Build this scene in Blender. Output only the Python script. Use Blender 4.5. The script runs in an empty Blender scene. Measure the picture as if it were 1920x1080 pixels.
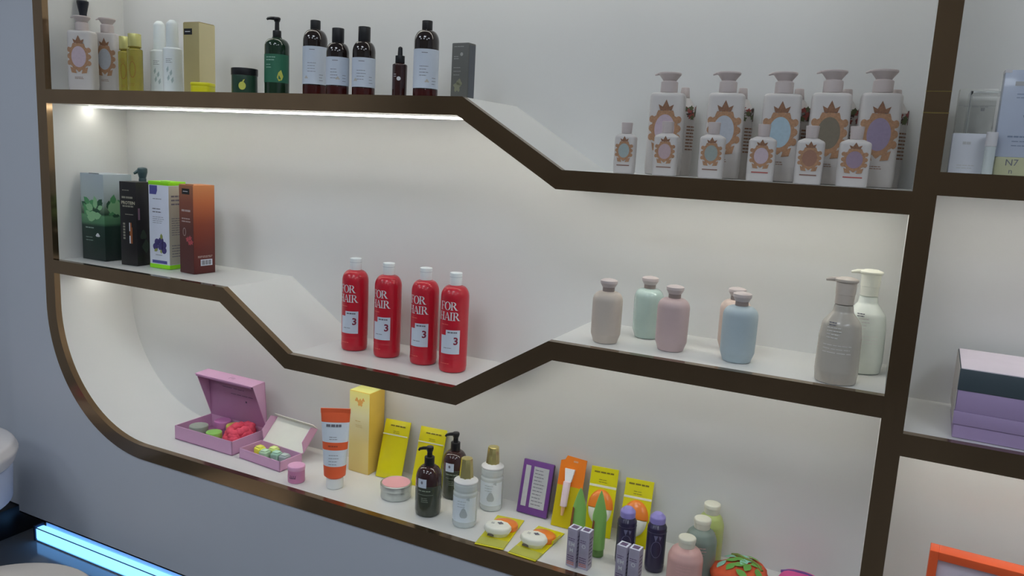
import bpy, bmesh, math, random
from mathutils import Vector, Matrix
random.seed(7)
PI = math.pi
scene = bpy.context.scene
COL = scene.collection

# ------------------------------------------------------------------ camera
cam_d = bpy.data.cameras.new('camera')
cam = bpy.data.objects.new('camera', cam_d)
COL.objects.link(cam)
scene.camera = cam
F_PX = 1466.78
cam_d.sensor_width = 36.0
cam_d.lens = 36.0 * F_PX / 1920.0
cam_d.clip_start = 0.02
YAW, PITCH, ROLL = -0.4538, -0.1680, 0.0532
fwd = Vector((math.sin(YAW) * math.cos(PITCH), math.cos(YAW) * math.cos(PITCH), math.sin(PITCH)))
rt0 = Vector((math.cos(YAW), -math.sin(YAW), 0))
up0 = rt0.cross(fwd)
rt = rt0 * math.cos(ROLL) + up0 * math.sin(ROLL)
up = up0 * math.cos(ROLL) - rt0 * math.sin(ROLL)
mw = Matrix((rt, up, -fwd)).transposed().to_4x4()
mw.translation = Vector((1.9881, -1.3059, 0.7834))
cam.matrix_world = mw

# ------------------------------------------------------------------ world / exposure
world = bpy.data.worlds.new('world')
scene.world = world
world.use_nodes = True
wb = world.node_tree.nodes['Background']
wb.inputs[0].default_value = (0.80, 0.90, 1.0, 1)
wb.inputs[1].default_value = 0.25
scene.view_settings.view_transform = 'Standard'
scene.view_settings.look = 'None'
scene.view_settings.exposure = 0.0
scene.view_settings.gamma = 1.0
scene.view_settings.use_curve_mapping = False

CEIL_EMIT = 9.4       # ceiling panels of the shop
LED_EMIT = 17.0       # shelf light strips
BLUE_EMIT = 2.5       # kick-board strip

# ------------------------------------------------------------------ materials
MATS = {}
def lin(c):
    c = c / 255.0
    return c / 12.92 if c <= 0.04045 else ((c + 0.055) / 1.055) ** 2.4
def S(r, g, b, k=1.48):
    """surface colour from a tone of the shop (8 bit), scaled to reflectance"""
    return tuple(min(0.88, lin(x) * k) for x in (r, g, b))
def mat(name, col=(0.8, 0.8, 0.8), rough=0.45, metal=0.0, trans=0.0, emit=None, es=0.0, ior=1.45, var=0.05,
        coat=0.0, scale=30.0, spec=0.5, stretch=None, bump=0.0):
    if name in MATS:
        return MATS[name]
    m = bpy.data.materials.new(name)
    m.use_nodes = True
    nt = m.node_tree
    b = nt.nodes['Principled BSDF']
    b.inputs['Roughness'].default_value = rough
    b.inputs['Metallic'].default_value = metal
    b.inputs['IOR'].default_value = ior
    b.inputs['Specular IOR Level'].default_value = spec
    b.inputs['Transmission Weight'].default_value = trans
    b.inputs['Coat Weight'].default_value = coat
    b.inputs['Coat Roughness'].default_value = 0.08
    if emit:
        b.inputs['Emission Color'].default_value = (*emit, 1)
        b.inputs['Emission Strength'].default_value = es
    tc = nt.nodes.new('ShaderNodeTexCoord')
    mp = nt.nodes.new('ShaderNodeMapping')
    if stretch:
        mp.inputs['Scale'].default_value = stretch
    nz = nt.nodes.new('ShaderNodeTexNoise')
    nz.inputs['Scale'].default_value = scale
    nz.inputs['Detail'].default_value = 3
    mx = nt.nodes.new('ShaderNodeMix')
    mx.data_type = 'RGBA'
    mx.inputs['A'].default_value = (*[c * (1 - var) for c in col], 1)
    mx.inputs['B'].default_value = (*[min(1, c * (1 + var)) for c in col], 1)
    nt.links.new(tc.outputs['Object'], mp.inputs['Vector'])
    nt.links.new(mp.outputs['Vector'], nz.inputs['Vector'])
    nt.links.new(nz.outputs['Fac'], mx.inputs['Factor'])
    nt.links.new(mx.outputs['Result'], b.inputs['Base Color'])
    if bump:
        bp = nt.nodes.new('ShaderNodeBump')
        bp.inputs['Strength'].default_value = bump
        bp.inputs['Distance'].default_value = 0.002
        nt.links.new(nz.outputs['Fac'], bp.inputs['Height'])
        nt.links.new(bp.outputs['Normal'], b.inputs['Normal'])
    MATS[name] = m
    return m
def grad(name, stops, z0, z1, rough=0.4):
    """printed colour gradient along the height of a carton"""
    if name in MATS:
        return MATS[name]
    m = mat(name, (0.5, 0.5, 0.5), rough)
    nt = m.node_tree
    b = nt.nodes['Principled BSDF']
    tc = nt.nodes.new('ShaderNodeTexCoord')
    sp = nt.nodes.new('ShaderNodeSeparateXYZ')
    mr = nt.nodes.new('ShaderNodeMapRange')
    mr.inputs['From Min'].default_value = z0
    mr.inputs['From Max'].default_value = z1
    cr = nt.nodes.new('ShaderNodeValToRGB')
    el = cr.color_ramp.elements
    while len(el) > 1:
        el.remove(el[0])
    el[0].position = stops[0][0]
    el[0].color = (*stops[0][1], 1)
    for p, c in stops[1:]:
        e = el.new(p)
        e.color = (*c, 1)
    nt.links.new(tc.outputs['Object'], sp.inputs[0])
    nt.links.new(sp.outputs['Z'], mr.inputs['Value'])
    nt.links.new(mr.outputs['Result'], cr.inputs['Fac'])
    nt.links.new(cr.outputs['Color'], b.inputs['Base Color'])
    return m

WHITE = mat('white_laminate', (0.74, 0.74, 0.72), 0.32, var=0.015, scale=4)
BACK = mat('back_panel_laminate', (0.70, 0.70, 0.69), 0.30, var=0.02, scale=3)
PANEL = mat('front_panel_paint', (0.54, 0.57, 0.635), 0.45, var=0.02, scale=5)
BRONZE = mat('bronze_metal', (0.29, 0.197, 0.116), 0.17, metal=0.94, var=0.18, scale=9, stretch=(1, 1, .25))
PLASTIC_W = mat('white_plastic', (0.72, 0.72, 0.73), 0.35)
PLASTIC_B = mat('black_plastic', (0.012, 0.012, 0.014), 0.30)

# ------------------------------------------------------------------ mesh helpers
def mk(name, vf, m, parent=None, sharp=35, loc=None, rot=None, smooth=True):
    v, f = vf
    me = bpy.data.meshes.new(name)
    me.from_pydata([tuple(p) for p in v], [], f)
    bm = bmesh.new()
    bm.from_mesh(me)
    bmesh.ops.recalc_face_normals(bm, faces=bm.faces)
    bm.to_mesh(me)
    bm.free()
    if smooth:
        me.shade_smooth()
        me.set_sharp_from_angle(angle=math.radians(sharp))
    me.materials.append(m)
    o = bpy.data.objects.new(name, me)
    COL.objects.link(o)
    if parent:
        o.parent = parent
    if loc:
        o.location = loc
    if rot:
        o.rotation_euler = rot
    return o
def tag(o, label, cat, group=None, kind=None):
    if label: o['label'] = label
    if cat: o['category'] = cat
    if group: o['group'] = group
    if kind: o['kind'] = kind
    return o
def thing(name, label, cat, loc, rz=0.0, group=None, rx=0.0):
    o = bpy.data.objects.new(name, None)
    o.empty_display_size = 0.02
    COL.objects.link(o)
    o.location = loc
    o.rotation_euler = (math.radians(rx), 0, math.radians(rz))
    return tag(o, label, cat, group)
def join(*vfs):
    V, F = [], []
    for v, f in vfs:
        n = len(V)
        V += [tuple(p) for p in v]
        F += [tuple(i + n for i in q) for q in f]
    return V, F
def move(vf, dx=0, dy=0, dz=0):
    return [(p[0] + dx, p[1] + dy, p[2] + dz) for p in vf[0]], vf[1]
def xf(vf, M):
    return [tuple(M @ Vector(p)) for p in vf[0]], vf[1]
def box(x0, x1, y0, y1, z0, z1, bev=0.0, seg=2):
    if bev <= 0:
        v = [(x0, y0, z0), (x1, y0, z0), (x1, y1, z0), (x0, y1, z0), (x0, y0, z1), (x1, y0, z1), (x1, y1, z1), (x0, y1, z1)]
        f = [(0, 3, 2, 1), (4, 5, 6, 7), (0, 1, 5, 4), (1, 2, 6, 5), (2, 3, 7, 6), (3, 0, 4, 7)]
        return v, f
    bm = bmesh.new()
    bmesh.ops.create_cube(bm, size=1)
    for q in bm.verts:
        q.co = Vector(((x0 + x1) / 2 + q.co.x * (x1 - x0), (y0 + y1) / 2 + q.co.y * (y1 - y0), (z0 + z1) / 2 + q.co.z * (z1 - z0)))
    bmesh.ops.bevel(bm, geom=bm.edges[:] + bm.verts[:], offset=bev, segments=seg, profile=0.5, affect='EDGES')
    bm.verts.index_update()
    r = [tuple(q.co) for q in bm.verts], [tuple(q.index for q in f.verts) for f in bm.faces]
    bm.free()
    return r
def rnd(pts, n=5):
    """polyline (r, z, corner radius) with rounded corners"""
    out = []
    for i, p in enumerate(pts):
        rad = p[2] if len(p) > 2 else 0
        if rad <= 0 or i in (0, len(pts) - 1):
            out.append((p[0], p[1]))
            continue
        a = Vector((pts[i - 1][0] - p[0], pts[i - 1][1] - p[1]))
        b = Vector((pts[i + 1][0] - p[0], pts[i + 1][1] - p[1]))
        ang = a.angle(b)
        d = min(rad / math.tan(ang / 2), a.length * .49, b.length * .49)
        A = Vector(p[:2]) + a.normalized() * d
        B = Vector(p[:2]) + b.normalized() * d
        P = Vector(p[:2])
        for k in range(n + 1):
            t = k / n
            q = A * (1 - t) ** 2 + P * 2 * t * (1 - t) + B * t * t
            out.append((q.x, q.y))
    return out
def dome(r, z0, rn, z1, n=9, p=1.0):
    """rounded shoulder from radius r at z0 to the neck rn at z1"""
    return [(rn + (r - rn) * math.cos(PI / 2 * k / n) ** p, z0 + (z1 - z0) * math.sin(PI / 2 * k / n)) for k in range(n + 1)]
def sec(th, hw, hd, e):
    s, c = math.sin(th), math.cos(th)
    return hw * math.copysign(abs(s) ** (2 / e), s), -hd * math.copysign(abs(c) ** (2 / e), c)
def lathe(prof, n=32, dr=1.0, e=2.0):
    """profile (r, z) turned about z; dr = depth ratio, e = superellipse exponent of the section"""
    V, F, rings = [], [], []
    for r, z in prof:
        if r < 1e-6:
            rings.append([len(V)])
            V.append((0, 0, z))
        else:
            rings.append(list(range(len(V), len(V) + n)))
            for k in range(n):
                x, y = sec(2 * PI * k / n, r, r * dr, e)
                V.append((x, y, z))
    for a, b in zip(rings, rings[1:]):
        if len(a) == 1 and len(b) == 1:
            continue
        for k in range(n):
            k2 = (k + 1) % n
            if len(a) == 1:
                F.append((a[0], b[k], b[k2]))
            elif len(b) == 1:
                F.append((a[k], a[k2], b[0]))
            else:
                F.append((a[k], a[k2], b[k2], b[k]))
    return V, F
def cyl(r, z0, z1, bev=0.001, n=28, dr=1.0, e=2.0):
    return lathe(rnd([(0, z0), (r, z0, bev), (r, z1, bev), (0, z1)], 3), n, dr, e)
def tube(path, r, n=10, close=False):
    V, F = [], []
    P = [Vector(p) for p in path]
    for i, p in enumerate(P):
        if close:
            t = P[(i + 1) % len(P)] - P[i - 1]
        else:
            t = P[min(i + 1, len(P) - 1)] - P[max(i - 1, 0)]
        t.normalize()
        a = Vector((0, 0, 1)) if abs(t.z) < 0.9 else Vector((1, 0, 0))
        u = t.cross(a).normalized()
        w = t.cross(u)
        rr = r[i] if isinstance(r, (list, tuple)) else r
        for k in range(n):
            q = p + (u * math.cos(2 * PI * k / n) + w * math.sin(2 * PI * k / n)) * rr
            V.append(tuple(q))
    m = len(P)
    for i in range(m if close else m - 1):
        for k in range(n):
            i2 = (i + 1) % m
            F.append((i * n + k, i * n + (k + 1) % n, i2 * n + (k + 1) % n, i2 * n + k))
    if not close:
        F.append(tuple(range(n)))
        F.append(tuple((m - 1) * n + k for k in range(n)))
    return V, F
def prism(poly, y0, y1):
    """polygon in (x, z) extruded along y"""
    n = len(poly)
    V = [(x, y0, z) for x, z in poly] + [(x, y1, z) for x, z in poly]
    F = [tuple(range(n)), tuple(range(2 * n - 1, n - 1, -1))]
    F += [(i, i + n, (i + 1) % n + n, (i + 1) % n) for i in range(n)]
    return V, F
def band(a, b, y0, y1):
    """solid between two (x, z) polylines of equal length, extruded along y"""
    n = len(a)
    V = []
    for (p, q) in zip(a, b):
        V += [(p[0], y0, p[1]), (q[0], y0, q[1]), (q[0], y1, q[1]), (p[0], y1, p[1])]
    F = []
    for i in range(n - 1):
        for k in range(4):
            F.append((4 * i + k, 4 * i + (k + 1) % 4, 4 * i + 4 + (k + 1) % 4, 4 * i + 4 + k))
    F += [(0, 1, 2, 3), (4 * n - 4, 4 * n - 3, 4 * n - 2, 4 * n - 1)]
    return V, F
# ---- flat print: shapes in (s, z), then laid on a face or wrapped on a bottle
def R2(x0, x1, z0, z1, nx=1):
    V, F = [], []
    for i in range(nx + 1):
        x = x0 + (x1 - x0) * i / nx
        V += [(x, 0, z0), (x, 0, z1)]
    for i in range(nx):
        F.append((2 * i, 2 * i + 2, 2 * i + 3, 2 * i + 1))
    return V, F
def poly2(pts):
    return [(x, 0, z) for x, z in pts], [tuple(range(len(pts)))]
def disc2(cx, cz, a, b, n=24, rings=3, lobes=0, amp=0.0):
    V, F = [(cx, 0, cz)], []
    for r in range(1, rings + 1):
        for k in range(n):
            t = 2 * PI * k / n
            q = r / rings * (1 + amp * math.cos(lobes * t))
            V.append((cx + a * q * math.sin(t), 0, cz + b * q * math.cos(t)))
    for k in range(n):
        F.append((0, 1 + k, 1 + (k + 1) % n))
    for r in range(rings - 1):
        for k in range(n):
            p, q = 1 + r * n, 1 + (r + 1) * n
            F.append((p + k, q + k, q + (k + 1) % n, p + (k + 1) % n))
    return V, F
def ring2(cx, cz, a, b, a2, b2, n=32, lobes=0, amp=0.0, t0=0, t1=2 * PI):
    V, F = [], []
    for k in range(n + 1):
        t = t0 + (t1 - t0) * k / n
        q = 1 + amp * math.cos(lobes * t)
        V += [(cx + a * math.sin(t), 0, cz + b * math.cos(t)), (cx + a2 * q * math.sin(t), 0, cz + b2 * q * math.cos(t))]
    for k in range(n):
        F.append((2 * k, 2 * k + 1, 2 * k + 3, 2 * k + 2))
    return V, F
def text2(s, size, cx=0, cz=0, vert=False, bold=0.0):
    cu = bpy.data.curves.new('lettering', 'FONT')
    cu.body = s
    cu.size = size
    cu.align_x = 'CENTER'
    cu.align_y = 'CENTER'
    cu.resolution_u = 2
    cu.offset = bold
    o = bpy.data.objects.new('lettering', cu)
    COL.objects.link(o)
    dg = bpy.context.evaluated_depsgraph_get()
    me = o.evaluated_get(dg).to_mesh()
    if vert:
        V = [(cx - v.co.y, 0, cz + v.co.x) for v in me.vertices]
    else:
        V = [(cx + v.co.x, 0, cz + v.co.y) for v in me.vertices]
    F = [tuple(p.vertices) for p in me.polygons]
    o.evaluated_get(dg).to_mesh_clear()
    bpy.data.objects.remove(o)
    bpy.data.curves.remove(cu)
    return V, F
def lines2(x0, x1, z, n, dz, h=0.0012, seed=1, jit=.35):
    """rows of unreadably small print"""
    rg = random.Random(seed)
    out = []
    for i in range(n):
        x = x0
        e = x1 - (x1 - x0) * jit * rg.random()
        while x < e:
            w = min(e - x, (x1 - x0) * rg.uniform(.12, .35))
            out.append(R2(x, x + w * .86, z - i * dz, z - i * dz + h, 1))
            x += w
    return join(*out)
def wrap(vf, r, off=0.0004, th0=0.0, dr=1.0, e=2.0):
    V = []
    for x, _, z in vf[0]:
        th = th0 + x / r
        a, b = sec(th, r + off, r * dr + off, e)
        V.append((a, b, z))
    return V, vf[1]
def lay(vf, hw, hd, e, off=0.0005):
    """project print straight onto the front of a superelliptic bottle"""
    V = []
    for x, _, z in vf[0]:
        q = min(.995, abs(x) / hw)
        V.append((x, -hd * (1 - q ** e) ** (1 / e) - off, z))
    return V, vf[1]
def face(vf, side, hw, hd, off=0.0004):
    """lay print on a face of a carton centred on the origin"""
    V = []
    for x, _, z in vf[0]:
        V.append({'f': (x, -hd - off, z), 'r': (hw + off, x, z), 'l': (-hw - off, -x, z)}[side])
    return V, vf[1]

# ================================================================== the setting
DEP = 0.2294          # depth of the niches
ZF = -0.424           # floor
XU0, XU1 = 2.0, 2.0325
XE = 2.72             # right end of the unit
ZT = 1.30             # top of the niches
def arc(cx, cz, r, a0, a1, n=28):
    return [(cx + r * math.cos(a0 + (a1 - a0) * k / n), cz + r * math.sin(a0 + (a1 - a0) * k / n)) for k in range(n + 1)]
RI, RO, CC = 0.33, 0.3675, 0.33
inner = [(0, ZT)] + arc(CC, CC, RI, PI, 1.5 * PI) + [(XE, 0)]
outer = [(-0.0375, ZT)] + arc(CC, CC, RO, PI, 1.5 * PI) + [(XE, -0.0375)]
# front panel round the niche
wl = [(-0.215, ZT)] + [(-0.215, .33 - .652 * k / 28) for k in range(29)]
pan_o = [(-0.215, ZT)] + [(-0.215, -0.322 + .652 * (1 - k / 10)) for k in range(11)] + [(-0.215 + .545 * k / 18, -0.322) for k in range(1, 19)] + [(XE, -0.322)]
tag(mk('wall_front', band(outer, pan_o, 0.0, 0.03), PANEL, smooth=False), None, None, kind='structure')
tag(mk('wall_back', box(-0.06, XE + .04, DEP, DEP + .02, -0.06, ZT + .05), BACK), None, None, kind='structure')
tag(mk('wall_left', box(-1.45, -0.2155, 0.03, 0.06, ZF + .10, 2.1), PANEL), None, None, kind='structure')
FLOOR = mat('floor_tile', (0.15, 0.155, 0.165), 0.11, var=0.06, scale=3)
tag(mk('floor', box(-1.5, 4.2, -3.6, 0.6, ZF - .05, ZF), FLOOR), None, None, kind='structure')
tag(mk('ceiling', box(-1.5, 4.2, -3.6, 0.6, 2.1, 2.15), mat('ceiling_paint', (0.7, 0.71, 0.72), 0.8)), None, None, kind='structure')
SHOPW = mat('shop_wall_paint', (0.55, 0.56, 0.58), 0.7, var=0.04, scale=2)
SHOPD = mat('shop_wall_dark_paint', (0.16, 0.155, 0.15), 0.7, var=0.04, scale=2)
tag(mk('wall_front_of_shop', box(-1.5, 4.2, -3.65, -3.6, ZF, 2.1), SHOPD), None, None, kind='structure')
tag(mk('wall_side_left', box(-1.55, -1.5, -3.6, 0.6, ZF, 2.1), SHOPW), None, None, kind='structure')
tag(mk('wall_side_right', box(4.2, 4.25, -3.6, 0.6, ZF, 2.1), SHOPW), None, None, kind='structure')
tag(mk('wall_above', box(-0.2155, 4.2, 0.0, 0.03, ZT + .0375, 2.1), PANEL), None, None, kind='structure')
tag(mk('wall_right', box(XE + .0375, 4.2, 0.0, 0.03, -0.322, ZT + .0375), PANEL), None, None, kind='structure')
# recessed kick board with the blue light
KICK = mat('kick_board_paint', (0.55, 0.56, 0.6), 0.4)
tag(mk('baseboard_front', box(-0.19, 4.2, 0.062, 0.08, ZF, -0.318), KICK), None, None, kind='structure')
tag(mk('trim_2', box(-0.2155, 4.2, 0.0, 0.08, -0.322, -0.318), PANEL), None, None, kind='structure')
BLK = mat('black_lacquer', (0.008, 0.009, 0.013), 0.35)
pl = thing('plinth', 'black lacquered plinth at floor level left of the blue light', 'plinth', (-0.62, 0.12, ZF))
mk('plinth_block', box(-.5, .34, -.15, .12, 0, .090, .003), BLK, pl)
mk('plinth_cap', box(-.5, .35, -.155, .12, .090, .095, .002), BLK, pl)
BLUE = mat('blue_led_diffuser', (0.3, 0.6, 0.8), 0.4, emit=(0.16, 0.46, 1.0), es=BLUE_EMIT)
bl = thing('light_bar', 'glowing blue light bar along the foot of the front panel', 'light', (-0.20, 0.047, ZF))
mk('diffuser', box(0.0, 4.2, -.012, .013, .004, .041, .004), BLUE, bl)
ALU = mat('aluminium', (0.5, 0.52, 0.55), 0.3, metal=0.9)
mk('top_rail', box(-.004, 4.2, -.0135, -.0110, .0400, .0420), ALU, bl)
mk('end_cap', box(-.008, 0.0, -.014, .015, 0, .046, .001), mat('navy_plastic', (0.01, 0.03, 0.08), 0.4), bl)
mk('base_rail', box(-.004, 4.2, -.013, .014, 0, .004), ALU, bl)

# niche lining and edging -------------------------------------------------
TB = 0.013            # depth of the bronze edging
LED = mat('warm_led_diffuser', (0.9, 0.9, 0.85), 0.4, emit=(1.0, 0.975, 0.89), es=LED_EMIT)
ns = thing('niche_surround', 'white niche lining with bronze edging, rounded at its lower left corner', 'shelf', (0, 0, 0))
lin_i = [(-0.0005, ZT)] + arc(CC, CC, RI + .0005, PI, 1.5 * PI) + [(XU0, -0.0005)]
lin_o = [(-0.03, ZT)] + arc(CC, CC, RI + .03, PI, 1.5 * PI) + [(XU0, -0.03)]
mk('lining', band(lin_i, lin_o, TB, DEP), WHITE, ns, 20)
mk('edge_trim', band(inner[:-1] + [(XU0, 0)], outer[:-1] + [(XU0, -.0375)], -0.003, TB), BRONZE, ns, 20)
mk('top_trim', box(-.0375, XU0, -.003, TB, ZT, ZT + .0375), BRONZE, ns)
mk('top_board', box(-.03, XU0, TB, DEP, ZT, ZT + .035), WHITE, ns)
mk('light_strip', box(.02, XU0 - .02, .107, .118, ZT - .003, ZT), LED, ns)  # unseen strip, added to light the upper bay

def offset_line(pts, d):
    """lower edge of a shelf of thickness d under the (x, z) polyline"""
    out = []
    for i, p in enumerate(pts):
        P = Vector(p)
        ns_ = []
        if i > 0: ns_.append((P - Vector(pts[i - 1])).normalized())
        if i < len(pts) - 1: ns_.append((Vector(pts[i + 1]) - P).normalized())
        nn = [Vector((t.y, -t.x)) for t in ns_]
        if len(nn) == 1:
            q = P + nn[0] * d
        else:
            b = (nn[0] + nn[1]).normalized()
            q = P + b * (d / b.dot(nn[0]))
        out.append((q.x, q.y))
    return out
Y_LED = .107           # the strips run along the middle of the undersides
def shelf(label, top, th, hang, x_led):
    t = thing('wall_shelf', label, 'shelf', (0, 0, 0))
    bot = offset_line(top, th)
    tin = [(x, z - .0006) for x, z in top]
    bin_ = [(x, z + .0006) for x, z in bot]
    mk('board', band(tin, bin_, TB, DEP), WHITE, t, 10)
    mk('edge_trim', band(top, bot, -0.003, TB), BRONZE, t, 10)
    c0 = list(bot)
    c0[0] = (x_led[0], bot[0][1]); c0[-1] = (x_led[1], bot[-1][1])
    for i in range(len(c0) - 1):
        a, b = Vector(c0[i]), Vector(c0[i + 1])
        d = (b - a).normalized() * .006
        a, b = a + d, b - d
        nn = Vector((d.y, -d.x)).normalized()
        n2 = nn * hang
        m2 = nn * -.0007
        mk('light_strip', band([tuple(a + m2), tuple(b + m2)], [tuple(a + n2), tuple(b + n2)], Y_LED, Y_LED + .011), LED, t)
    return t
Z_TL, Z_TR, Z_M, Z_MM, Z_RT, Z_RM = .887, .762, .4475, .3215, .792, .394
shelf('upper white shelf with bronze edge stepping down once towards the right', [(0, Z_TL), (1.2275, Z_TL), (1.4384, Z_TR), (XU0, Z_TR)], .0348, .0024, (.004, XU0 - .004))
shelf('middle white shelf with bronze edge dipping in a trough under the red bottles', [(0, Z_M), (.6097, Z_M), (.8073, Z_MM), (1.2315, Z_MM), (1.433, Z_M), (XU0, Z_M)], .0352, .0008, (.004, XU0 - .004))
up_ = thing('upright', 'tall bronze-edged upright dividing the stepped shelves from the right bay', 'upright', (0, 0, 0))
mk('board', box(XU0 + .0006, XU1 - .0006, TB, DEP, -.0375, ZT), WHITE, up_)
mk('edge_trim', box(XU0, XU1, -.004, TB, -.0375, ZT), BRONZE, up_)
mk('seam_line', box(XU0 - .0003, XU1 + .0003, -.0045, -.0039, .905, .9062), mat('brass_seam', (.30, .22, .08), .3, metal=.8), up_)
mk('seam_line', box(XU0 - .0003, XU1 + .0003, -.0045, -.0039, .8745, .8763), mat('brass_seam'), up_)
shelf('white bronze-edged shelf carrying the pale cartons right of the upright', [(XU1, Z_RT), (XE, Z_RT)], .034, .0008, (XU1 + .004, XE - .004))
shelf('white bronze-edged shelf under the lilac boxes right of the upright', [(XU1, Z_RM), (XE, Z_RM)], .036, .0025, (XU1 + .004, XE - .004))
nb = thing('bay_surround', 'white lining and bronze edge of the bay right of the upright', 'shelf', (0, 0, 0))
mk('bottom_board', box(XU1, XE, TB, DEP, -.03, -.0005), WHITE, nb)
mk('edge_trim', box(XU1, XE, -.003, TB, -.0375, 0), BRONZE, nb)
mk('side_board', box(XE, XE + .03, TB, DEP, -.03, ZT), WHITE, nb)
mk('side_trim', box(XE, XE + .0375, -.003, TB, -.0375, ZT), BRONZE, nb)
mk('top_trim', box(XU1, XE + .0375, -.003, TB, ZT, ZT + .0375), BRONZE, nb)
mk('light_strip', box(XU1 + .02, XE - .02, .107, .118, ZT - .003, ZT), LED, nb)

# ceiling panels of the shop ------------------------------------------------
CE = mat('ceiling_panel_diffuser', (0.8, 0.85, 0.9), 0.5, emit=(0.85, 0.925, 1.0), es=CEIL_EMIT)
for i, (x, y, w) in enumerate([(-.3, -1.5, 'over the left end of the display'), (1.4, -1.5, 'over the middle of the display'), (3.1, -1.5, 'over the right end of the display'),
                               (-.3, -2.9, 'in the far left of the shop'), (1.4, -2.9, 'in the far middle of the shop'), (3.1, -2.9, 'in the far right of the shop')]):
    t = thing('ceiling_light', 'square white ceiling light ' + w, 'light', (x, y, 2.1), group='ceiling lights of the shop')
    mk('diffuser', box(-.30, .30, -.30, .30, -.012, -.002), CE, t)
    mk('frame', join(box(-.32, -.30, -.32, .32, -.016, 0), box(.30, .32, -.32, .32, -.016, 0), box(-.30, .30, -.32, -.30, -.016, 0), box(-.30, .30, .30, .32, -.016, 0)), PLASTIC_W, t)

# ================================================================== products
INK = mat('grey_ink', S(95, 95, 105), 0.5)
INKW = mat('white_ink', (0.72, 0.72, 0.74), 0.5)
GOLDP = mat('gold_print', S(146, 112, 86), 0.4, var=0.35, scale=350)
GOLDD = mat('dark_gold_print', S(118, 86, 66), 0.4, var=0.35, scale=350)
LABW = mat('white_label', S(172, 180, 192), 0.5, var=0.03)

def pump(t, z, r_col, h_col, m, head_w=.011, head_h=.008, stem_h=.012, spout=.03, yaw=-90, drop=.004):
    """dispenser: collar, stem and head with its spout; yaw turns the spout"""
    mk('collar', lathe(rnd([(0, z), (r_col, z, .0008), (r_col, z + h_col, .0015), (r_col * .55, z + h_col), (r_col * .5, z + h_col + stem_h), (0, z + h_col + stem_h)], 3), 24), m, t)
    zh = z + h_col + stem_h
    h = mk('pump_head', lathe(rnd([(0, zh - .003), (head_w * .75, zh - .003, .001), (head_w, zh + head_h * .5, .002), (head_w * .9, zh + head_h, .002), (0, zh + head_h)], 3), 24), m, t)
    a = math.radians(yaw)
    d = Vector((math.sin(a), -math.cos(a), 0))
    zc = zh + head_h * .55
    mk('spout', tube([d * .004 + Vector((0, 0, zc)), d * (spout * .6) + Vector((0, 0, zc)), d * (spout * .9) + Vector((0, 0, zc - drop * .3)), d * spout + Vector((0, 0, zc - drop))],
                     [.0042, .0036, .003, .0024], 10), m, h)

def medallion(t, cx, cz, w, h, colour, gold, surf):
    """crowned oval medallion printed in gold; surf lays print on the bottle"""
    a, b = w / 2, h / 2
    mk('medallion_frame', surf(join(ring2(cx, cz, a * .60, b * .64, a * .84, b * .88, 48, 12, .07)), .0006), gold, t)
    mk('medallion', surf(disc2(cx, cz, a * .62, b * .66, 28, 3), .0005), colour, t)
    sc = [disc2(cx + sx * a * .80, cz + q * b, a * .17, b * .16, 10, 1) for sx in (-1, 1) for q in (-.38, .02, .42)]
    sc += [poly2([(cx + s * a * .3, cz - b * .76), (cx + s * a * .72, cz - b * .62), (cx + s * a * .62, cz - b * .98), (cx + s * a * .2, cz - b * 1.02)]) for s in (-1, 1)]
    mk('scroll_print', surf(join(*sc), .0007), gold, t)
    c0 = cz + b * .82
    mk('crown_print', surf(join(poly2([(cx - a * .34, c0), (cx + a * .34, c0), (cx + a * .46, c0 + b * .26), (cx + a * .2, c0 + b * .16), (cx, c0 + b * .48), (cx - a * .2, c0 + b * .16), (cx - a * .46, c0 + b * .26)])), .0008), GOLDD, t)

IVORY = mat('ivory_plastic', S(172, 168, 166), 0.33, var=.02)
CAPIV = mat('rosy_white_plastic', S(168, 158, 156), 0.35, var=.02)
def ornate_pump(label, x, y, z, h, w, colour, rz=0, group='crowned pump bottles on the upper shelf'):
    t = thing('pump_bottle', label, 'bottle', (x, y, z), rz, group)
    k = h / .188
    hw, hd, hb = w / 2, w / 2 * .66, .150 * k
    mk('body', lathe(rnd([(0, 0), (hw * .96, 0, .003), (hw, hb * .1, .01), (hw * .97, hb - .001, .008), (.016 * k, hb, .001), (.0125 * k, hb + .001), (0, hb + .001)], 5), 48, .66, 4.5), IVORY, t)
    zc = hb
    mk('collar', lathe(rnd([(0, zc), (.0155 * k, zc, .001), (.0155 * k, zc + .019 * k, .0015), (.0115 * k, zc + .0215 * k), (0, zc + .0215 * k)], 3), 28), CAPIV, t)
    z0 = zc + .0205 * k
    hdd = mk('pump_head', lathe(rnd([(0, z0), (.011 * k, z0), (.0205 * k, z0 + .0125 * k, .002), (.0205 * k, z0 + .0155 * k, .001), (0, z0 + .0165 * k)], 4), 28), CAPIV, t)
    mk('spout', tube([(-.012 * k, 0, z0 + .0135 * k), (-.022 * k, 0, z0 + .0133 * k), (-.028 * k, 0, z0 + .011 * k)], [.003, .0024, .0014], 8), CAPIV, hdd)
    sf = lambda vf, off: lay(vf, hw, hd, 4.5, off)
    medallion(t, 0, hb * .56, w * .92, hb * .54, colour, GOLDP, sf)
    mk('print_line', sf(lines2(-w * .17, w * .17, hb * .22, 2, .0035, .0011, 3), .0005), GOLDD, t)
    return t
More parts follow.
